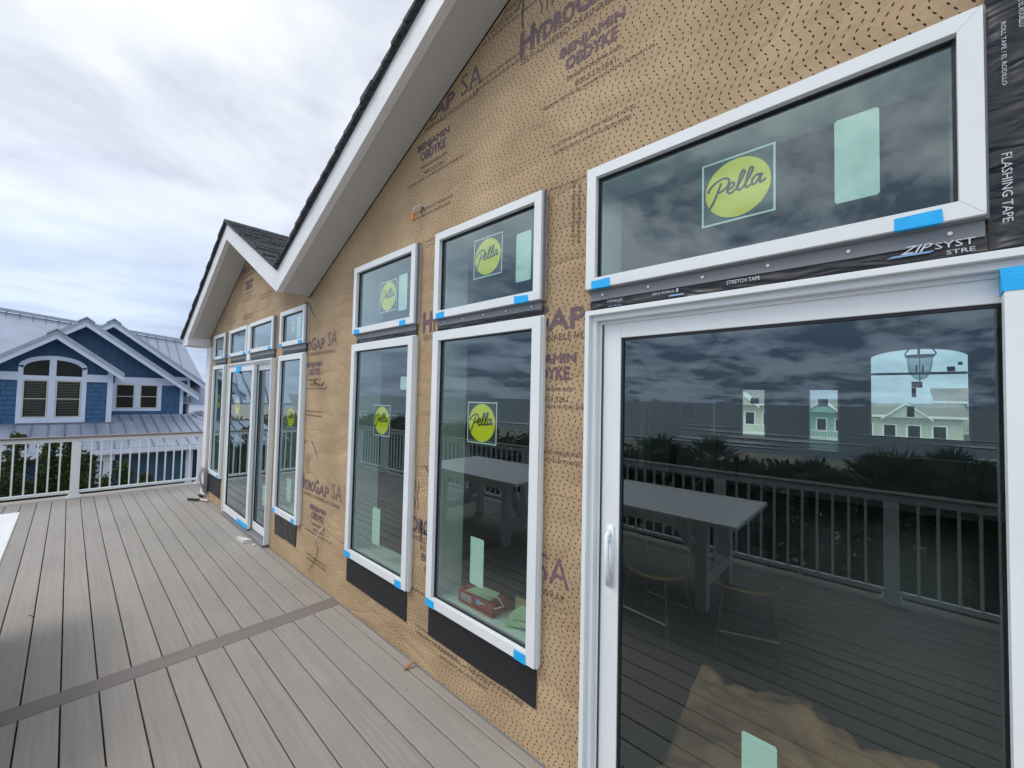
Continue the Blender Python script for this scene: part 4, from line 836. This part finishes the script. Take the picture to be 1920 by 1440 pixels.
# shakes one by one
def shakes(x, y0, y1, z0, z1, skip):
    z = z0; r = 0
    while z < z1 - .02:
        h_ = min(.195, z1 - z); y = y0 - R.uniform(0, .2)
        while y < y1:
            w_ = R.uniform(.22, .44); a, b_ = max(y, y0), min(y + w_ - .012, y1); y += w_
            if b_ - a < .03: continue
            if skip and not (b_ < skip[0] or a > skip[1] or z + h_ < skip[2] or z > skip[3]):
                if a < skip[0] - .04: b_ = skip[0]
                elif b_ > skip[1] + .04: a = skip[1]
                else: continue
            lift = R.uniform(0, .014)
            B(MB().hexa([(x + .004, a, z - lift), (x + .042, a, z - lift), (x + .042, b_, z - lift), (x + .004, b_, z - lift), (x + .004, a, z + h_), (x + .012, a, z + h_), (x + .012, b_, z + h_), (x + .004, b_, z + h_)]), 'shake', BLUESIDE)
        z += h_; r += 1
shakes(XA, -3.62, -.345, .20, 1.98, (-2.90, -.99, .1, 2.6)); shakes(XB, -.15, 2.53, .42, 1.94, (-.10, 1.78, .62, 2.2)); shakes(XC, 2.3, 3.29, .42, 2.29, None)
# windows of the blue house
def sash(x, y0, y1, z0, z1, blind=True):
    w_ = B(MB().box(x, x + .05, y0, y1, z0, z0 + .045).box(x, x + .05, y0, y1, z1 - .045, z1).box(x, x + .05, y0, y0 + .045, z0 + .045, z1 - .045).box(x, x + .05, y1 - .045, y1, z0 + .045, z1 - .045).box(x, x + .06, y0 + .045, y1 - .045, (z0 + z1) / 2 - .018, (z0 + z1) / 2 + .018), 'window', CREAM)
    B2 = lambda mb, nm, m: mb.build(nm, m, w_)
    def loc(mb): mb.v = [(a - BHL.x, b_ - BHL.y, c - BHL.z) for a, b_, c in mb.v]; return mb
    loc(MB().box(x + .018, x + .022, y0 + .04, y1 - .04, z0 + .04, z1 - .04)).build('pane', DGLASS, w_)
    if blind:
        mb = MB(); z = z0 + .08
        while z < z1 - .06: mb.box(x + .023, x + .03, y0 + .08, y1 - .08, z, z + .018); z += .07
        tag(loc(mb).build('blind_slats', BLIND, w_), kind='stuff')
def slab(x, y0, y1, z0, z1, m=BTRIM, t=.06): B(MB().box(x + .004, x + t, y0, y1, z0, z1), 'window_casing', m)
# arched double window
slab(XA, -2.94, -2.80, .22, 2.60); slab(XA, -1.14, -.99, .22, 2.60); slab(XA, -2.80, -1.14, .22, .44); slab(XA, -2.10, -1.90, .44, 2.88); slab(XA, -2.80, -2.10, 2.02, 2.20); slab(XA, -1.90, -1.14, 2.02, 2.20)
pts_o = [(-1.965 + .975 * math.cos(a), 2.56 + .49 * math.sin(a)) for a in [math.pi * i / 20 for i in range(21)]]; pts_i = [(-1.965 + .825 * math.cos(a), 2.50 + .38 * math.sin(a)) for a in [math.pi * i / 20 for i in range(21)]]
for i in range(20): B(MB().prism([(XA + .005, *pts_o[i]), (XA + .005, *pts_o[i + 1]), (XA + .005, *pts_i[i + 1]), (XA + .005, *pts_i[i])], (.055, 0, 0)), 'arch_casing', BTRIM)
sash(XA + .006, -2.80, -2.105, .445, 2.015); sash(XA + .006, -1.895, -1.145, .445, 2.015)
for s_ in (0, 1):
    ys = [(-2.79, -2.11), (-1.89, -1.15)][s_]; n = 8; arc = []
    for i in range(n + 1): yy = ys[0] + (ys[1] - ys[0]) * i / n; arc.append((yy, 2.47 + .38 * math.sqrt(max(0, 1 - ((yy + 1.965) / .85) ** 2))))
    B(MB().prism([(XA + .006, ys[0], 2.21), (XA + .006, ys[1], 2.21)] + [(XA + .006, a, b_) for a, b_ in reversed(arc)], (.02, 0, 0)), 'arched_pane', DGLASS)
slab(XB, -.10, .05, .62, 2.0); slab(XB, 1.63, 1.78, .62, 2.0); slab(XB, .74, .94, .74, 1.95); slab(XB, .05, 1.63, .62, .75); slab(XB, .05, 1.63, 1.96, 2.05)
sash(XB + .006, .05, .74, .755, 1.955, False); sash(XB + .006, .94, 1.63, .755, 1.955, False)
# lower hip roof with seams
def quadroof(p, name='porch_roof'): return B(MB().prism(p, (0, 0, -.06)), name, SEAMROOF)
EV = -22.6; EZv = -.66
quadroof([(XA + .06, -5.5, .16), (EV, -6.2, EZv), (EV, .6, EZv), (XA + .06, .6, .16)])
quadroof([(XB + .06, -.15, .40), (XA + .055, -.15, .17 + .012), (XA + .055, .6, .17 + .012), (XB + .06, .6, .40)])
quadroof([(XB + .06, .602, .40), (EV, .602, EZv), (EV, 2.50, EZv), (XB + .06, 2.70, .40)])
quadroof([(XB + .06, 2.71, .40), (EV, 2.51, EZv), (EV, 2.75, EZv - .04), (-31, 9, EZv - .1), (-33, 4.2, .45)])
def lerp(a, b_, t): return a + (b_ - a) * t
def seam(p, q): 
    p, q = Vector(p), Vector(q); B(MB().hexa([(p.x, p.y - .016, p.z), (q.x, q.y - .016, q.z), (q.x, q.y + .016, q.z), (p.x, p.y + .016, p.z), (p.x, p.y - .010, p.z + .05), (q.x, q.y - .010, q.z + .05), (q.x, q.y + .010, q.z + .05), (p.x, p.y + .010, p.z + .05)]), 'standing_seam', SEAMDK)
y = -5.2
while y < .55: seam((XA + .06, y, .163), (EV, y, EZv + .003)); y += .455
y = .2
while y < 2.6: seam((XB + .06, y, .403), (EV, y if y > .6 else y, EZv + .003)) if y > .62 else seam((XB + .06, y, .403), (XA + .06, y, .19)); y += .40
for k_ in range(5): seam((XB - 1.2 * k_, 2.9 + .35 * k_, .38), (EV - 1.0 - 1.3 * k_, 3.1 + 1.1 * k_, EZv - .02))
B(MB().box(XA + .05, XA + .12, -5.5, -.02, .14, .20), 'wall_flashing', SEAMDK); B(MB().box(XB + .05, XB + .11, -.0, 2.7, .38, .43), 'wall_flashing', SEAMROOF)
B(MB().box(EV - .02, EV + .03, -6.2, 2.52, EZv - .22, EZv - .03), 'gutter', BTRIM); B(MB().box(-24.0, EV - .03, -6.2, 2.50, EZv - .26, EZv - .22), 'porch_soffit', mat('beige_soffit', (.42, .38, .30), .7))
B(MB().box(-28, -23.6, -6.0, 2.45, -4.3, EZv - .265), 'ground_floor_wall', BLUEDARK); B(MB().box(-23.6, -23.52, 2.22, 2.47, -4.3, EZv - .27), 'trim_board', BTRIM)
B(MB().box(-23.2, -22.95, -.47, -.21, -4.3, EZv - .27).box(-23.26, -22.89, -.53, -.15, EZv - .50, EZv - .27), 'porch_column', BTRIM, None, .01)
B(MB().tube([(-22.66, -.55, EZv - .2), (-22.9, -.62, EZv - .45), (-23.3, -.60, -1.3), (-23.3, -.60, -4.2)], .06, 8), 'downspout', BTRIM)
B(MB().box(-34, -30, 2.5, 7, -4.3, -.75), 'side_wing_wall', BLUEDARK)
# big rear roof
XR = -37.0
B(MB().prism([(XR, -8, 6.35), (XR, 3.85, 5.18), (XR + 3, 4.38, 2.6), (XR + 6.5, 4.6, 1.0), (XR + 6.5, -9, 1.0)], (0, 0, -.08)), 'rear_roof', SEAMROOF)
B(MB().prism([(XR - .1, -8, 6.40), (XR - .1, 3.9, 5.22), (XR - .1, 3.9, 5.36), (XR - .1, -8, 6.56)], (.25, 0, 0)), 'ridge_cap', ROOFEDGE)
y = -7.6
while y < 3.8:
    zt = 5.18 + (3.85 - y) * .0987; B(MB().hexa([(XR, y - .02, zt), (XR, y + .02, zt), (XR + 6.5, y + .06, 1.02), (XR + 6.5, y + .02, 1.02), (XR, y - .02, zt + .07), (XR, y + .02, zt + .07), (XR + 6.5, y + .06, 1.09), (XR + 6.5, y + .02, 1.09)]), 'standing_seam', SEAMMID); y += .5
# neighbour roof further right
nb = empty('neighbour_house', (-44, 7, -4.3), 'pale metal-roofed house corner behind the blue house, right', 'house')
def NBf(mb, nm, m): mb.v = [(x + 44, y - 7, z + 4.3) for x, y, z in mb.v]; return mb.build(nm, m, nb)
NBf(MB().prism([(-42, 4.6, .75), (-42, 9, .75), (-44, 9, 2.3), (-44, 4.6, 2.3)], (0, 0, -.06)), 'roof', SEAMROOF); NBf(MB().prism([(-38, 4.4, -.7), (-38, 9, -.7), (-42, 9, .62), (-42, 4.4, .62)], (0, 0, -.06)), 'porch_roof', SEAMROOF)
NBf(MB().box(-50, -44.1, 4.6, 9, -4.3, 2.2), 'wall', BLUEDARK); NBf(MB().box(-41.98, -41.9, 4.5, 9, .60, .74), 'trim_board', BTRIM)
for i in range(8): NBf(MB().hexa([(-42, 4.7 + i * .5, .75), (-42, 4.74 + i * .5, .75), (-44, 4.74 + i * .5, 2.3), (-44, 4.7 + i * .5, 2.3), (-42, 4.7 + i * .5, .80), (-42, 4.74 + i * .5, .80), (-44, 4.74 + i * .5, 2.35), (-44, 4.7 + i * .5, 2.35)]), 'standing_seam', SEAMDK)
# ------------------------------------------------------------------ houses behind, seen through the room
def small_house(name, x, y, w_, h_, rz, wallc, label, zb=-4.3):
    hs = empty(name, (x, y, zb), label, 'house'); wm_ = mat('siding_' + name, wallc, .7, .06); rm = mat('roofing_' + name, (.28, .27, .26), .9, .15)
    W = mb = MB().box(-w_ / 2, w_ / 2, 0, 8, 0, h_); mb.build('wall', wm_, hs)
    MB().prism([(-w_ / 2 - .4, -.4, h_), (w_ / 2 + .4, -.4, h_), (w_ / 2 + .4, 4, h_ + rz), (-w_ / 2 - .4, 4, h_ + rz)], (0, 0, .1)).build('roof', rm, hs)
    MB().prism([(-1.4, -.6, h_ - .1), (1.4, -.6, h_ - .1), (0, -.6, h_ + 1.1)], (0, 3, 0)).build('dormer', wm_, hs)
    for s_ in (-1, 1): MB().hexa([(0, -.75, h_ + 1.1), (s_ * 1.7, -.75, h_ - .35), (s_ * 1.7, 2, h_ - .35), (0, 2, h_ + 1.1), (0, -.75, h_ + 1.25), (s_ * 1.7, -.75, h_ - .2), (s_ * 1.7, 2, h_ - .2), (0, 2, h_ + 1.25)]).build('dormer_roof', PAINT, hs)
    MB().box(-w_ / 2 - .4, w_ / 2 + .4, -.45, -.4, h_ - .1, h_ + .1).build('fascia', PAINT, hs)
    for i in range(int(w_ / 1.6)):
        xx = -w_ / 2 + .8 + i * 1.6; f = MB().box(xx - .5, xx + .5, -.06, -.001, h_ - 2.2, h_ - .7).build('window', PAINT, hs); MB().box(xx - .38, xx + .38, -.08, -.061, h_ - 2.08, h_ - .82).build('pane', DGLASS, f)
    r_ = MB().box(-w_ / 2, w_ / 2, -2.0, -1.95, h_ - 2.0, h_ - 1.93).box(-w_ / 2, w_ / 2, -2.0, -.01, h_ - 2.95, h_ - 2.75)
    for i in range(int(w_ / .25)): r_.box(-w_ / 2 + i * .25, -w_ / 2 + i * .25 + .05, -1.99, -1.96, h_ - 2.75, h_ - 2.0)
    tag(r_.build('balcony', PAINT, hs), kind='stuff'); return hs
small_house('yellow_house', -11.0, 46, 6.5, 5.9, 1.5, (.56, .55, .44), 'pale yellow house with white balcony seen through the room')
small_house('teal_house', -5.0, 54, 5, 5.3, 1.2, (.26, .44, .45), 'teal house with white trim seen through the room')
small_house('cream_house', 1.4, 50, 7, 5.1, 1.1, (.50, .52, .46), 'cream house with a gable seen through the arched window, left')
small_house('grey_house', 7.4, 56, 7, 6.5, 1.4, (.42, .46, .44), 'grey-green house with a gable seen through the arched window, right')
# ------------------------------------------------------------------ vegetation
def leaf_clump(mb, c, r, n, size, up=.3):
    for _ in range(n):
        d = Vector((R.gauss(0, 1), R.gauss(0, 1), R.gauss(0, 1))).normalized() * r * R.random() ** .45; p = Vector(c) + d
        a = Vector((R.gauss(0, 1), R.gauss(0, 1), R.gauss(0, 1) + up)).normalized(); b_ = a.orthogonal().normalized(); s = size * R.uniform(.6, 1.4)
        mb.face([p, p + b_ * s * .35 + a * s * .5, p + a * s, p - b_ * s * .35 + a * s * .5])
def cedar(name, loc, spires, label):
    t = empty(name, loc, label, 'tree', 'dark cedars in front of the blue house'); tr = MB(); fo = MB(); zb = loc[2]
    for (dx, dy, ztop, rad) in spires:
        H_ = ztop - zb; tr.tube([(dx * .2, dy * .2, 0), (dx * .6, dy * .6, H_ * .4), (dx, dy, H_ * .92)], .09, 6, r2=.012)
        k = 0; z = H_ * .12
        while z < H_:
            f = 1 - (z / H_) ** 1.6; rr = rad * (.18 + .82 * f); n = 5 + int(rr * 12)
            for _ in range(n):
                a = R.uniform(0, 6.283); q = rr * R.uniform(.35, 1.0); c = (dx + q * math.cos(a), dy + q * math.sin(a), z + R.uniform(-.1, .2)); leaf_clump(fo, c, .13 + .13 * f, 24, .080, 1.4)
                if R.random() < .25: tr.tube([(dx, dy, z - .2), c], .012, 4, r2=.004)
            z += .15
        leaf_clump(fo, (dx, dy, H_), .07, 14, .09, 2)
    tr.build('trunk', BARK, t); fo.build('crown', LEAF, t)
ZG = -4.25
cedar('cedar_tree', (-14.6, -2.5, ZG), [(0, .25, .36, .55), (.3, -.35, .02, .6), (-.3, -.9, .10, .6), (.2, -1.5, -.05, .6)], 'tallest cedar with bright top spires left of the railing post')
cedar('cedar_tree', (-14.8, -1.55, ZG), [(0, -.22, .20, .42), (.1, .10, .22, .40), (.2, .42, -.05, .42)], 'cedar with twin tops just left of the railing post')
cedar('cedar_tree', (-15.2, -.45, ZG), [(0, .05, -.42, .42), (.1, -.3, -.75, .4)], 'shorter cedar just right of the railing post')
cedar('cedar_tree', (-15.3, .05, ZG), [(0, 0, -.72, .30)], 'smallest cedar before the dark blue lower wall')
cedar('cedar_tree', (-14.2, -3.9, ZG), [(0, 0, .02, .7), (.3, -.9, -.1, .7)], 'cedar at the far left edge of the view')
# palms on the ocean side (seen mirrored in the glass)
def palm_mesh(seed):
    rr = random.Random(seed); mb = MB()
    for i in range(44):
        a = rr.uniform(0, 6.283); el = rr.uniform(-.45, 1.45); st = Vector((math.cos(a) * math.cos(el), math.sin(a) * math.cos(el), math.sin(el))); base = st * .42
        u = st.cross(Vector((0, 0, 1))).normalized(); v_ = st.cross(u).normalized()
        mb.tube([(0, 0, 0), base], .008, 3)
        for k in range(13):
            th = (k - 6) * .155; d = (st * math.cos(th) + u * math.sin(th) + v_ * rr.uniform(-.12, .12)).normalized(); L_ = rr.uniform(.34, .52) * (1 - abs(k - 6) * .03); n_ = d.cross(v_).normalized() * .013
            m1 = base + d * L_ * .5; tip = base + d * L_ + Vector((0, 0, -.08 * L_))
            mb.face([base, m1 + n_, tip]); mb.face([base, tip, m1 - n_])
    return mb
proto = [palm_mesh(s) for s in (3, 9, 21)]; pms = []
for i, mb in enumerate(proto):
    o = mb.build('fronds', LEAF2); pms.append(o.data); bpy.data.objects.remove(o)
trk = MB().tube([(0, 0, 0), (.06, .03, 1.2), (.02, .0, 2.6), (0, 0, 3.6)], .10, 8, r2=.07).build('trunk', BARK); trk_me = trk.data; bpy.data.objects.remove(trk)
spots = []
for i in range(58):
    x = -17 + 21.5 * i / 57 + R.uniform(-.35, .35); y = -R.uniform(5.6, 9.6); zt = R.uniform(-.45, .42); spots.append((x, y, zt))
spots += [(.75, -7.4, .42), (1.5, -7.9, .40), (.1, -8.6, .30)]
for i, (x, y, zt) in enumerate(spots):
    p = empty('palm', (x, y, ZG), ('spiky fan palm beyond the ocean railing, mirrored in the door and windows'), 'palm', 'fan palms beyond the ocean railing'); f = bpy.data.objects.new('crown', pms[i % 3]); COL.objects.link(f); f.parent = p; f.location = (0, 0, zt - ZG); f.rotation_euler.z = R.uniform(0, 6.28); s_ = R.uniform(.7, 1.15); f.scale = (s_, s_, s_ * .9)
    q = bpy.data.objects.new('trunk', trk_me); COL.objects.link(q); q.parent = p; q.scale = (1, 1, (zt - ZG) / 3.6)
mb = MB()
for i in range(4200):
    x = R.uniform(-26, 6); y = -R.uniform(4.4, 14); ht = R.uniform(-.9, -.15) - (1.0 if y > -5.4 else 0)
    leaf_clump(mb, (x, y, ht - abs(R.gauss(0, 1.1))), .34, 15, .15, 1.0)
for i in range(1500):
    x = R.uniform(-70, 20); y = -R.uniform(12, 29); leaf_clump(mb, (x, y, -3.1 + .8 * math.exp(-((y + 22) / 9) ** 2) + R.uniform(-.3, .5)), .6, 9, .42, 1.6)
tag(mb.build('dune_scrub', LEAF3), kind='stuff', label='dark green dune scrub and sea grass between the deck and the beach')
mb = MB()
for i in range(2600):
    x = R.uniform(-60, 40); y = R.choice((R.uniform(9.5, 43), R.uniform(54, 90))); leaf_clump(mb, (x, y, -4.1 + R.uniform(0, .5)), .7, 3, .5, 1.2)
leaf_clump(mb, (3.6, 31, -1.6), 1.6, 900, .25); leaf_clump(mb, (4.6, 31, -2.4), 1.8, 900, .25)
tag(mb.build('lawn_scrub', LEAF3), kind='stuff', label='low scrub between the houses behind')
